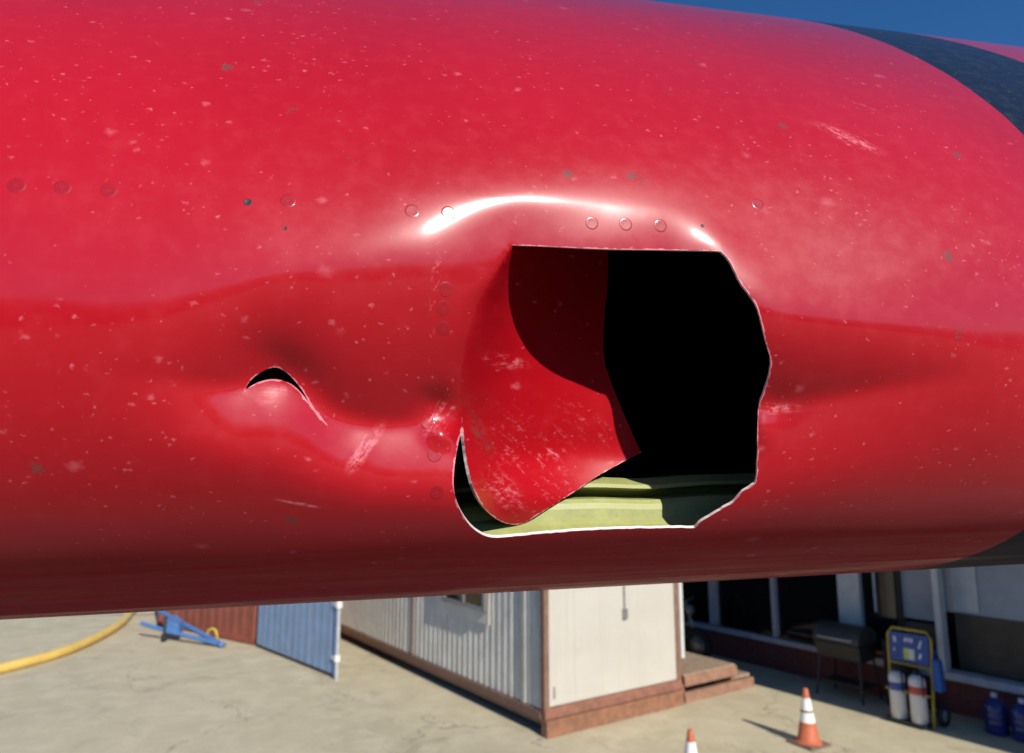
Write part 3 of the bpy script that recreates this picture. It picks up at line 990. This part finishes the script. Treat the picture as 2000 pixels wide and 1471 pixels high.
# conduit with switch on the end, vent mark low at the corner, pale downpipe
b = MB(); b.tube([(1.37, -0.03, 1.40), (1.37, -0.03, 2.45)], 0.009, 8); b.build('conduit', M['steel_grey'], cont)
b = MB(); b.box((1.335, -0.055, 1.28), (1.405, -0.012, 1.42)); b.build('switch_box', M['steel_grey'], cont, 0.008)
b = MB(); b.tube([(0.13, -0.014, 0.43), (0.13, -0.03, 0.45), (0.13, -0.03, 0.56), (0.13, -0.014, 0.58)], 0.006, 8); b.build('pull_handle', M['steel_grey'], cont)
b = MB(); b.tube([(CW + 0.075, 0.0, 0.62), (CW + 0.075, 0.0, 2.6)], 0.035, 14); b.build('downpipe', M['frame_white'], cont)

# ---- steps beside the cabin
st = thing('wooden_steps', 'brown two-step wooden landing against the right side of the cabin', 'steps', yard(0, 0), ANG)
n_b = 8
for i in range(n_b):
    e0 = CW + 0.09 + i * (1.16 / n_b)
    b = MB(); b.box((e0, 0.0, 0.345), (e0 + 1.16 / n_b - 0.008, 1.22, 0.382 + random.uniform(-0.003, 0.003))); b.build('deck_board', M['deck_wood'], st, 0.004)
b = MB(); b.box((CW + 0.085, -0.022, 0.215), (CW + 0.09 + 1.17, 0.022, 0.36)); b.build('fascia', M['step_paint'], st, 0.004)
b = MB(); b.box((CW + 0.09, 0.05, 0.0), (CW + 0.15, 1.2, 0.34)); b.build('side_frame', M['step_paint'], st)
b = MB(); b.box((CW + 1.18, 0.03, 0.0), (CW + 1.245, 1.2, 0.34)); b.build('side_frame', M['step_paint'], st)
b = MB(); b.box((CW + 1.252, 0.03, 0.145), (CW + 1.62, 1.20, 0.19)); b.build('tread', M['deck_wood'], st, 0.005)
b = MB(); b.box((CW + 0.06, -0.05, 0.0), (CW + 1.62, 0.02, 0.142)); b.build('riser', M['step_paint'], st, 0.005)
b = MB(); b.box((CW + 1.57, 0.03, 0.0), (CW + 1.615, 1.18, 0.143)); b.build('riser', M['step_paint'], st, 0.005)

# ---- long low building on the right
FE = 5.22                                   # facade line (E coordinate)
bl = thing('workshop_building', 'shaded workshop front with dark windows, grey sills and red brick base', 'building', yard(FE, 0), ANG)
L0, L1 = -14.0, 9.0
BH = 3.3
def fl_box(name, mat, l0, l1, z0, z1, e0=0.0, e1=0.12, parent=None, bev=0.0):
    b = MB(); b.box((e0, l0, z0), (e1, l1, z1)); return b.build(name, mat, parent or bl, bev)
# brick base: courses of bricks where they can be told apart, a wall behind
dado = fl_box('base_wall', M['dado'], L0, L1, 0.0, 0.44, 0.012, 0.2)
bme = None
brk = 0
for row in range(6):
    off = 0.11 if row % 2 else 0.0
    l_ = -3.75 + off
    while l_ < 2.3 and brk < 290:
        if bme is None:
            q = MB(); q.box((0.0, 0.0, 0.0), (0.02, 0.212, 0.062))
            o = q.build('brick', M['dado'], dado, 0.003)
            bme = o.data
        else:
            o = link('brick', bme, dado)
        o.location = (random.uniform(-0.003, 0.003), l_, 0.003 + row * 0.0725)
        l_ += 0.2235
        brk += 1
fl_box('sill', M['sill'], L0, -0.93, 0.445, 0.545, -0.07, 0.2, bev=0.006)
fl_box('sill', M['sill'], -0.925, L1, 0.445, 0.525, -0.05, 0.2, bev=0.006)
# posts (fac coordinate f -> L = -2.65 - f)
def post(l, wd, mat, z0=0.55, e0=-0.03, e1=0.12):
    return fl_box('post', mat, l - wd / 2, l + wd / 2, z0, BH - 0.02, e0, e1, bev=0.004)
post(1.66, 0.16, M['sill'])
post(0.34, 0.075, M['sill'])
post(-1.04, 0.36, M['frame_white'], 0.55, -0.02, 0.14)
post(-2.36, 0.085, M['frame_white'], 0.53, -0.045, 0.12)
post(-1.43, 0.028, M['sill'], 1.2, 0.03, 0.09)
post(-4.6, 0.085, M['frame_white'], 0.53)
# dark glass of the two left bays and the blue-grey narrow bay
for l0, l1 in ((0.38, 1.575), (-0.855, 0.30), (1.745, 2.9)):
    fl_box('pane', M['glass'], l0, l1, 0.55, BH - 0.05, 0.06, 0.075)
fl_box('pane', M['glass'], -1.72, -1.225, 0.55, BH - 0.05, 0.07, 0.085)
# made-up recess: grey and brown panels stand in for reflections in the glass
fl_box('reflection_wall', M['panel_grey'], -8.0, -1.60, 1.30, BH - 0.05, 0.34, 0.40)
fl_box('reflection_wall', M['refl_brown'], -8.0, -2.42, 0.53, 1.295, 0.33, 0.40)
fl_box('reflection_panel', M['frame_white'], -2.75, -2.42, 1.33, BH - 0.05, 0.31, 0.338)
fl_box('reflection_panel', M['panel_grey'], -2.30, -1.74, 1.15, BH - 0.05, 0.25, 0.30)
fl_box('reflection_panel', M['refl_brown'], -2.30, -1.74, 0.55, 1.10, 0.25, 0.30)
fl_box('reflection_side', M['refl_brown'], -1.735, -1.70, 0.55, BH - 0.05, 0.13, 0.34)
# outer walls, roof and canopy
fl_box('rear_wall', M['dado'], L0, L1, 0.0, BH - 0.06, 5.0, 5.2)
fl_box('end_wall', M['dado'], L1 - 0.2, L1 - 0.02, 0.45, BH - 0.06, 0.14, 4.99)
fl_box('end_wall', M['dado'], L0 + 0.02, L0 + 0.2, 0.45, BH - 0.06, 0.14, 4.99)
fl_box('inner_wall', M['steel_dark'], L0 + 0.3, L1 - 0.3, 0.46, BH - 0.06, 0.9, 0.95)
fl_box('upper_wall', M['panel_grey'], 3.0, L1 - 0.3, 0.55, BH - 0.06, 0.04, 0.12)
fl_box('canopy', M['roof'], L0 - 0.3, L1 + 0.2, BH, BH + 0.14, -1.62, 5.3, bev=0.01)

# ---- dark machine behind the steps
mc = thing('parked_machine', 'black wheeled machine with grey handlebar behind the wooden steps', 'machine', yard(4.55, 2.1), ANG)
def wheel(parent, c, r, wd, axis='x', hub=None):
    b = MB(); b.lathe([(r * 0.6, -wd / 2), (r * 0.93, -wd / 2), (r, -wd * 0.3), (r, wd * 0.3), (r * 0.93, wd / 2), (r * 0.6, wd / 2), (r * 0.6, -wd / 2)], c, 24, axis)
    t = b.build('wheel', M['rubber'], parent)
    b = MB(); b.lathe([(0.001, -wd * 0.3), (r * 0.62, -wd * 0.3), (r * 0.62, wd * 0.3), (0.001, wd * 0.3)], c, 18, axis)
    b.build('hub', hub or M['steel_grey'], t)
for y_ in (-0.62, 0.62):
    wheel(mc, (0, y_, 0.3), 0.3, 0.1)
b = MB(); b.hexa([(-0.13, -0.3, 0.25), (0.13, -0.3, 0.25), (0.13, 0.3, 0.25), (-0.13, 0.3, 0.25)], [(-0.1, -0.22, 0.62), (0.1, -0.22, 0.62), (0.1, 0.26, 0.62), (-0.1, 0.26, 0.62)]); b.build('engine', M['steel_dark'], mc, 0.03)
b = MB(); b.hexa([(-0.12, -0.35, 0.63), (0.12, -0.35, 0.63), (0.12, 0.05, 0.63), (-0.12, 0.05, 0.63)], [(-0.08, -0.28, 0.9), (0.08, -0.28, 0.9), (0.08, 0.02, 0.86), (-0.08, 0.02, 0.86)]); b.build('tank', M['steel_dark'], mc, 0.05)
b = MB(); b.hexa([(-0.13, 0.07, 0.66), (0.13, 0.07, 0.66), (0.1, 0.72, 0.7), (-0.1, 0.72, 0.7)], [(-0.11, 0.07, 0.78), (0.11, 0.07, 0.78), (0.09, 0.74, 0.82), (-0.09, 0.74, 0.82)]); b.build('seat', M['rubber'], mc, 0.03)
b = MB(); b.tube([(0, -0.62, 0.3), (0, -0.36, 1.0)], 0.028, 10); b.build('fork', M['steel_grey'], mc)
b = MB(); b.tube([(-0.36, -0.22, 1.02), (-0.24, -0.34, 1.05), (0, -0.37, 1.02), (0.24, -0.34, 1.05), (0.36, -0.22, 1.02)], 0.016, 8); b.build('handlebar', M['steel_grey'], mc)
b = MB(); b.lathe([(0.001, -0.06), (0.085, -0.05), (0.09, 0.0), (0.06, 0.06), (0.001, 0.08)], (0, -0.46, 0.88), 16, 'y'); b.build('headlamp', M['steel_grey'], mc)

# ---- charcoal grill
gr = thing('charcoal_grill', 'dark grey barrel grill with side shelf in front of the workshop window', 'grill', yard(4.78, -1.18), ANG)
b = MB()
nn = 16
vs_ = []
for y_ in (-0.36, 0.36):
    for i in range(nn + 1):
        a = math.pi * i / nn
        vs_.append((0.27 * math.cos(a), y_, 0.80 + 0.25 * math.sin(a)))
b.add(vs_, [(i, i + 1, nn + 2 + i, nn + 1 + i) for i in range(nn)], True)
b.add(vs_[:nn + 1], [tuple(range(nn + 1))]); b.add(vs_[nn + 1:], [tuple(range(nn + 1))[::-1]])
b.build('lid', M['grill'], gr)
b = MB(); b.hexa([(-0.19, -0.34, 0.55), (0.19, -0.34, 0.55), (0.19, 0.34, 0.55), (-0.19, 0.34, 0.55)], [(-0.27, -0.36, 0.79), (0.27, -0.36, 0.79), (0.27, 0.36, 0.79), (-0.27, 0.36, 0.79)]); b.build('firebox', M['steel_dark'], gr, 0.02)
b = MB(); b.tube([(-0.25, -0.26, 0.86), (-0.31, -0.26, 0.86), (-0.31, 0.26, 0.86), (-0.25, 0.26, 0.86)], 0.013, 8); b.build('lid_handle', M['galv'], gr)
b = MB(); b.box((-0.22, 0.39, 0.80), (0.22, 0.86, 0.825)); b.build('side_shelf', M['steel_dark'], gr, 0.005)
for sx in (-1, 1):
    for sy in (-1, 1):
        b = MB(); b.tube([(sx * 0.19, sy * 0.31, 0.56), (sx * 0.25, sy * 0.36, 0.0)], 0.018, 8); b.build('leg', M['steel_dark'], gr)
b = MB(); b.box((-0.2, -0.33, 0.20), (0.2, 0.33, 0.22)); b.build('lower_shelf', M['steel_dark'], gr)
# black drum between grill and cart
dr = thing('black_drum', 'black drum in the shade between the grill and the yellow cart', 'drum', yard(4.95, -1.90))
b = MB(); b.lathe([(0.001, 0), (0.2, 0), (0.22, 0.02), (0.22, 0.30), (0.226, 0.31), (0.22, 0.32), (0.22, 0.58), (0.226, 0.59), (0.22, 0.60), (0.22, 0.86)], n=28); b.build('barrel', M['rubber'], dr)
b = MB(); b.lathe([(0.23, 0.84), (0.235, 0.88), (0.20, 0.90), (0.001, 0.91)], n=28); b.build('lid', M['steel_dark'], dr)

# ---- yellow cart with sign and two white cylinders
ct = thing('cylinder_cart', 'yellow tube-framed cart with blue sign board and two white cylinders', 'cart', yard(4.33, -2.32), ANG)
hw_ = 0.285
lean = 0.10
def cpt(y_, z_, e_=0.0):
    return (e_ + lean * z_ / 1.2, y_, z_)
# local y = L (left in view is +L)
b = MB(); b.tube([cpt(hw_ - 0.02, 0.0), cpt(hw_, 1.08), cpt(hw_ - 0.06, 1.17), cpt(-hw_ + 0.06, 1.17), cpt(-hw_, 1.08), cpt(-hw_ + 0.02, 0.0)], 0.017, 10); b.build('frame', M['yellow'], ct)
for z_ in (0.40, 0.72):
    b = MB(); b.tube([cpt(hw_, z_, -0.10 if z_ < 0.6 else 0), cpt(-hw_, z_, -0.10 if z_ < 0.6 else 0)], 0.014, 8); b.build('crossbar', M['yellow'], ct)
b = MB(); b.box((-0.20, -hw_ + 0.02, 0.03), (0.03, hw_ - 0.02, 0.05)); b.build('foot_plate', M['steel_dark'], ct)
b = MB(); b.hexa([cpt(-hw_ + 0.03, 0.75, -0.02), cpt(-hw_ + 0.03, 0.75, 0.0), cpt(hw_ - 0.03, 0.75, 0.0), cpt(hw_ - 0.03, 0.75, -0.02)], [cpt(-hw_ + 0.03, 1.12, -0.02), cpt(-hw_ + 0.03, 1.12, 0.0), cpt(hw_ - 0.03, 1.12, 0.0), cpt(hw_ - 0.03, 1.12, -0.02)])
sg = b.build('sign_board', M['sign_blue'], ct, 0.004)
def mark(y0, y1, z0, z1, mat, d=0.0225, sl=0.0):
    b = MB(); b.add([cpt(y0, z0, -d), cpt(y1, z0, -d), cpt(y1 - sl, z1, -d), cpt(y0 - sl, z1, -d)], [(0, 1, 2, 3)]); b.build('print_mark', mat, sg)
mark(0.20, 0.16, 1.01, 1.06, M['mark_white'], sl=-0.01); mark(0.195, 0.165, 0.985, 1.008, M['mark_white'])
for i, y_ in enumerate((0.06, 0.02, -0.02)):
    mark(y_, y_ - 0.03, 1.01 + 0.008 * (i % 2), 1.065, M['mark_white'], sl=0.01)
mark(-0.12, -0.145, 0.95, 1.05, M['mark_white'], sl=0.03); mark(-0.12, -0.15, 0.82, 0.89, M['mark_white'], sl=0.02); mark(0.20, 0.185, 0.87, 0.92, M['mark_white'])
mark(0.07, -0.075, 0.79, 0.93, M['mark_green']); mark(0.0, -0.06, 0.80, 0.92, M['mark_white'], d=0.0255)
for k_, y_ in enumerate((0.125, -0.135)):
    cy = thing('gas_cylinder', ('white cylinder with blue label strapped to the yellow cart', 'white cylinder with red label strapped to the yellow cart')[k_], 'cylinder', yard(4.33, -2.32) + LV * y_ - EV * 0.075 + Vector((0, 0, 0.05)), ANG, 'cylinders on the cart')
    b = MB(); b.lathe([(0.001, 0), (0.09, 0.0), (0.1, 0.015), (0.1, 0.52), (0.085, 0.56), (0.05, 0.585), (0.03, 0.59)], n=24); b.build('body', M['white_enamel'], cy)
    b = MB(); b.lathe([(0.1012, 0.36), (0.1016, 0.362), (0.1016, 0.458), (0.1012, 0.46)], n=24); b.build('label_band', M['label_blue' if k_ == 0 else 'label_red'], cy)
    b = MB(); b.lathe([(0.032, 0.585), (0.032, 0.62), (0.02, 0.625), (0.02, 0.66), (0.001, 0.662)], n=14); b.tube([(-0.06, 0, 0.64), (0.06, 0, 0.67)], 0.012, 8); b.build('valve', M['steel_dark'], cy)
    b = MB(); b.tube([(0, -0.02, 0.64), (-0.05, -0.08, 0.66), (-0.10, -0.12, 0.58), (-0.10, -0.12, 0.35)], 0.010, 8); b.build('discharge_hose', M['rubber'], cy)
wheel(ct, (0.20, -hw_ - 0.02, 0.13), 0.13, 0.06, 'y', M['galv']); wheel(ct, (0.20, hw_ - 0.06, 0.13), 0.13, 0.06, 'y', M['galv'])
b = MB(); b.tube([(0.2, -hw_ - 0.05, 0.13), (0.2, hw_ - 0.02, 0.13)], 0.012, 8); b.tube([(0.2, -0.2, 0.13), (0.04, -0.2, 0.25)], 0.012, 8); b.build('axle', M['steel_dark'], ct)
bg = thing('blue_bag', 'blue pouch hanging on the right side of the yellow cart', 'bag', yard(4.36, -2.66, 0.0), ANG)
b = MB(); b.hexa([(-0.04, -0.07, 0.46), (0.10, -0.07, 0.46), (0.10, 0.045, 0.46), (-0.04, 0.045, 0.46)], [(-0.01, -0.055, 0.86), (0.09, -0.055, 0.86), (0.09, 0.045, 0.86), (-0.01, 0.045, 0.86)]); b.build('pouch', M['bag_blue'], bg, 0.03, 3)
b = MB(); b.tube([(0.04, -0.04, 0.85), (0.05, 0.0, 0.95), (0.06, 0.045, 0.97), (0.06, 0.04, 0.85)], 0.008, 6); b.build('strap', M['bag_blue'], bg)

# ---- blue water jugs
for k_, (e_, l_) in enumerate(((4.80, -3.13), (4.79, -3.44))):
    jg = thing('water_jug', ('blue water jug by the brick base, left one of the pair', 'blue water jug by the brick base, right one of the pair')[k_], 'jug', yard(e_, l_), ANG + k_, 'blue water jugs')
    b = MB(); b.lathe([(0.001, 0.005), (0.11, 0.0), (0.132, 0.015), (0.135, 0.05), (0.130, 0.10), (0.135, 0.115), (0.135, 0.16), (0.129, 0.175), (0.135, 0.19), (0.135, 0.24), (0.129, 0.255), (0.135, 0.27), (0.133, 0.33), (0.11, 0.38), (0.06, 0.42), (0.032, 0.435), (0.03, 0.45)], n=28); b.build('bottle', M['jug'], jg)
    b = MB(); b.lathe([(0.036, 0.44), (0.036, 0.485), (0.03, 0.492), (0.001, 0.493)], n=20); b.build('cap', M['cap'], jg)

# ---- traffic cones
def make_cone(label, loc, rz):
    t = thing('traffic_cone', label, 'traffic cone', loc, rz, 'traffic cones')
    b = MB(); b.hexa([(-.19, -.19, 0), (.19, -.19, 0), (.19, .19, 0), (-.19, .19, 0)], [(-.175, -.175, .032), (.175, -.175, .032), (.175, .175, .032), (-.175, .175, .032)]); b.build('base', M['cone_base'], t, 0.012)
    r = lambda z: 0.135 - (0.135 - 0.026) * z / 0.643
    b = MB(); b.lathe([(0.165, 0.03), (0.15, 0.045), (r(.055), .055), (r(.26), .26)], n=32); b.build('lower_body', M['cone_orange'], t)
    b = MB(); b.lathe([(r(.26) + .001, .26), (r(.37) + .001, .37)], n=32); b.build('white_collar', M['cone_white'], t)
    b = MB(); b.lathe([(r(.37), .37), (r(.395), .395)], n=32); b.build('middle_body', M['cone_base'], t)
    b = MB(); b.lathe([(r(.395) + .001, .395), (r(.53) + .001, .53)], n=32); b.build('white_collar', M['cone_white'], t)
    b = MB(); b.lathe([(r(.53), .53), (r(.635), .635), (.018, .643), (.001, .643)], n=32); b.build('tip', M['cone_orange'], t)
    return t
make_cone('orange and white traffic cone on the sunlit concrete, left of the yellow cart', (3.6, 9.05, 0), 0.5)
make_cone('orange traffic cone showing only its tip at the bottom of the picture', (1.812, 7.565, 0), 0.2)

# ---- blue corrugated gate leaf
gA, gB = Vector((-2.87, 11.96, 0)), Vector((-5.01, 14.30, 0))
gdir = (gB - gA); glen = gdir.length
ga = thing('corrugated_gate', 'open blue corrugated steel gate leaf with pale end post', 'gate', gA, math.atan2(gdir.y, gdir.x))
GH = 2.4
npan = 4
for k_ in range(npan):
    x0 = 0.06 + k_ * (glen - 0.06) / npan; x1 = x0 + (glen - 0.06) / npan - 0.006
    pts = []
    for i in range(3):
        s0 = x0 + (x1 - x0) * i / 3; p_ = (x1 - x0) / 3
        pts += [(s0, 0), (s0 + p_ * .45, 0), (s0 + p_ * .60, .005), (s0 + p_ * .8, .005), (s0 + p_ * .97, 0)]
    pts.append((x1, 0))
    b = MB(); vs_ = []
    for s0, h_ in pts:
        vs_ += [(s0, h_, 0.07), (s0, h_, GH)]
    b.add(vs_, [(2 * i, 2 * i + 2, 2 * i + 3, 2 * i + 1) for i in range(len(pts) - 1)])
    b.build('sheet_panel', M['blue_sheet'], ga)
b = MB(); b.box((0.03, -0.03, 0.03), (glen, -0.004, 0.085)); b.build('bottom_rail', M['steel_dark'], ga, 0.004)
b = MB(); b.box((0.0, -0.028, 1.0), (glen, -0.004, 1.05)); b.build('middle_rail', M['blue_sheet'], ga, 0.004)
b = MB(); b.box((0.012, -0.035, 0.05), (0.055, 0.03, GH)); b.build('edge_angle', M['tow_blue'], ga, 0.004)
b = MB(); b.tube([(-0.03, 0, 0.0), (-0.03, 0, GH + 0.05)], 0.033, 14); b.build('end_post', M['galv'], ga)
for z_ in (0.33, 1.17, 2.1):
    b = MB(); b.tube([(-0.03, 0.0, z_ - 0.05), (-0.03, 0.0, z_ + 0.05)], 0.052, 12); b.box((-0.02, 0.02, z_ - 0.03), (0.09, 0.036, z_ + 0.03)); b.build('hinge', M['white_enamel'], ga)

# ---- oxide red container behind the gate
rA, rB = Vector((-5.1, 14.45, 0)), Vector((-8.03, 16.52, 0))
rd = (rB - rA).normalized()
rc = thing('shipping_container', 'oxide red shipping container standing behind the blue gate', 'container', rA, math.atan2(rd.y, rd.x))
b = MB(); b.box((0.0, -2.4, 0.10), (3.62, -0.03, 2.55)); b.build('body', M['brick_red'], rc)
pts = []
s0 = 0.12
while s0 < 3.3:
    pts += [(s0, 0), (s0 + .11, 0), (s0 + .145, -.010), (s0 + .245, -.010), (s0 + .28, 0)]
    s0 += 0.28
b = MB(); vs_ = []
for s_, h_ in pts:
    vs_ += [(s_, h_, 0.12), (s_, h_, 2.48)]
b.add(vs_, [(2 * i, 2 * i + 1, 2 * i + 3, 2 * i + 2) for i in range(len(pts) - 1)])
b.build('corrugated_side', M['brick_red'], rc)
b = MB(); b.box((0.0, -0.035, 0.02), (3.62, 0.02, 0.13)); b.build('bottom_rail', M['brick_red'], rc, 0.006)
b = MB(); b.box((0.0, -0.035, 0.0), (0.13, 0.025, 2.6)); b.build('corner_post', M['brick_red'], rc, 0.008)
b = MB(); b.box((3.49, -0.035, 0.0), (3.62, 0.025, 2.6)); b.build('corner_post', M['brick_red'], rc, 0.008)
b = MB(); b.box((0.0, -2.42, 2.5), (3.62, 0.018, 2.58)); b.build('roof', M['brick_red'], rc)

# ---- blue tow bar
tT = Vector((-5.73, 14.30, 0))
tb = thing('tow_bar', 'blue A-frame tow bar with small jack wheel in front of the red container', 'tow bar', tT)
def tp(x, y, z): return (x - tT.x, y - tT.y, z)
b = MB(); b.tube([tp(-5.73, 14.30, 0.07), tp(-7.75, 15.95, 0.40)], 0.05, 10); b.build('side_tube', M['tow_blue'], tb)
b = MB(); b.tube([tp(-5.78, 14.30, 0.07), tp(-7.05, 14.85, 0.20), tp(-7.7, 15.1, 0.30)], 0.042, 10); b.build('side_tube', M['tow_blue'], tb)
b = MB(); b.hexa([tp(-7.08, 14.80, 0.15), tp(-6.72, 14.72, 0.15), tp(-6.80, 15.12, 0.15), tp(-7.10, 15.3, 0.15)], [tp(-7.08, 14.80, 0.42), tp(-6.76, 14.72, 0.34), tp(-6.84, 15.12, 0.36), tp(-7.10, 15.3, 0.46)]); b.build('cross_plate', M['tow_blue'], tb, 0.02)
b = MB(); b.tube([tp(-7.05, 14.78, 0.10), tp(-7.05, 14.78, 0.50)], 0.03, 10); b.build('jack_leg', M['steel_dark'], tb)
wheel(tb, tp(-7.05, 14.78, 0.09), 0.09, 0.06, 'x', M['tow_blue'])
b = MB(); b.lathe([(0.05, -0.02), (0.08, -0.02), (0.08, 0.02), (0.05, 0.02), (0.05, -0.02)], (0.06, -0.04, 0.06), 16, 'z'); b.build('tow_eye', M['tow_blue'], tb)
# yellow hoop beside its tip
yh = thing('yellow_hoop', 'small yellow hoop standing at the tip of the blue tow bar', 'hoop', (-6.02, 14.62, 0))
b = MB(); b.tube([(-0.11, 0.02, 0), (-0.11, 0.02, 0.16), (-0.07, 0.01, 0.26), (0.0, 0, 0.29), (0.07, -0.01, 0.26), (0.11, -0.02, 0.16), (0.11, -0.02, 0)], 0.024, 10); b.build('loop', M['yellow'], yh)
b = MB(); b.box((-0.15, -0.06, 0.0), (0.15, 0.06, 0.02)); b.build('foot', M['yellow'], yh)

# ---- yellow hose
def crom(P, n=10):
    P = [Vector(p) for p in P]
    P = [P[0] * 2 - P[1]] + P + [P[-1] * 2 - P[-2]]
    out = []
    for i in range(1, len(P) - 2):
        for k in range(n):
            t = k / n
            out.append(0.5 * ((2 * P[i]) + (P[i + 1] - P[i - 1]) * t + (2 * P[i - 1] - 5 * P[i] + 4 * P[i + 1] - P[i + 2]) * t * t + (3 * P[i] - P[i - 1] - 3 * P[i + 1] + P[i + 2]) * t ** 3))
    out.append(P[-2])
    return out
hr = 0.085
hp_ = crom([(-9.4, 9.6, hr), (-9.0, 10.9, hr), (-8.62, 12.15, hr), (-8.42, 12.75, hr), (-8.30, 13.54, hr), (-8.40, 14.67, hr), (-8.70, 16.02, hr), (-9.15, 17.3, hr), (-10.0, 19.4, hr)], 12)
b = MB(); b.tube(hp_, hr, 16); tag(b.build('yellow_hose', M['hose']), 'thick yellow hose curving over the concrete at the left', 'hose')

# ---- low hangar behind the camera: the dark skyline mirrored in the paint
hg = thing('hangar', 'long dark low hangar behind the photographer, mirrored in the red paint', 'hangar', (4, -46, 0), 0.1)
b = MB(); b.box((-60, -14, 0), (70, 0, 6.6)); b.build('wall', M['hangar'], hg)
b = MB(); b.hexa([(-61, -15, 6.62), (71, -15, 6.62), (71, 0.8, 6.62), (-61, 0.8, 6.62)], [(-61, -7.6, 9.4), (71, -7.6, 9.4), (71, -7.0, 9.4), (-61, -7.0, 9.4)]); b.build('roof', M['hangar'], hg)
for i in range(9):
    x0 = -54 + i * 13.4
    b = MB(); b.box((x0, 0.02, 0.0), (x0 + 10.5, 0.12, 5.4)); b.build('door', M['steel_grey' if i % 3 == 1 else 'hangar'], hg)
bpy.context.view_layer.update()
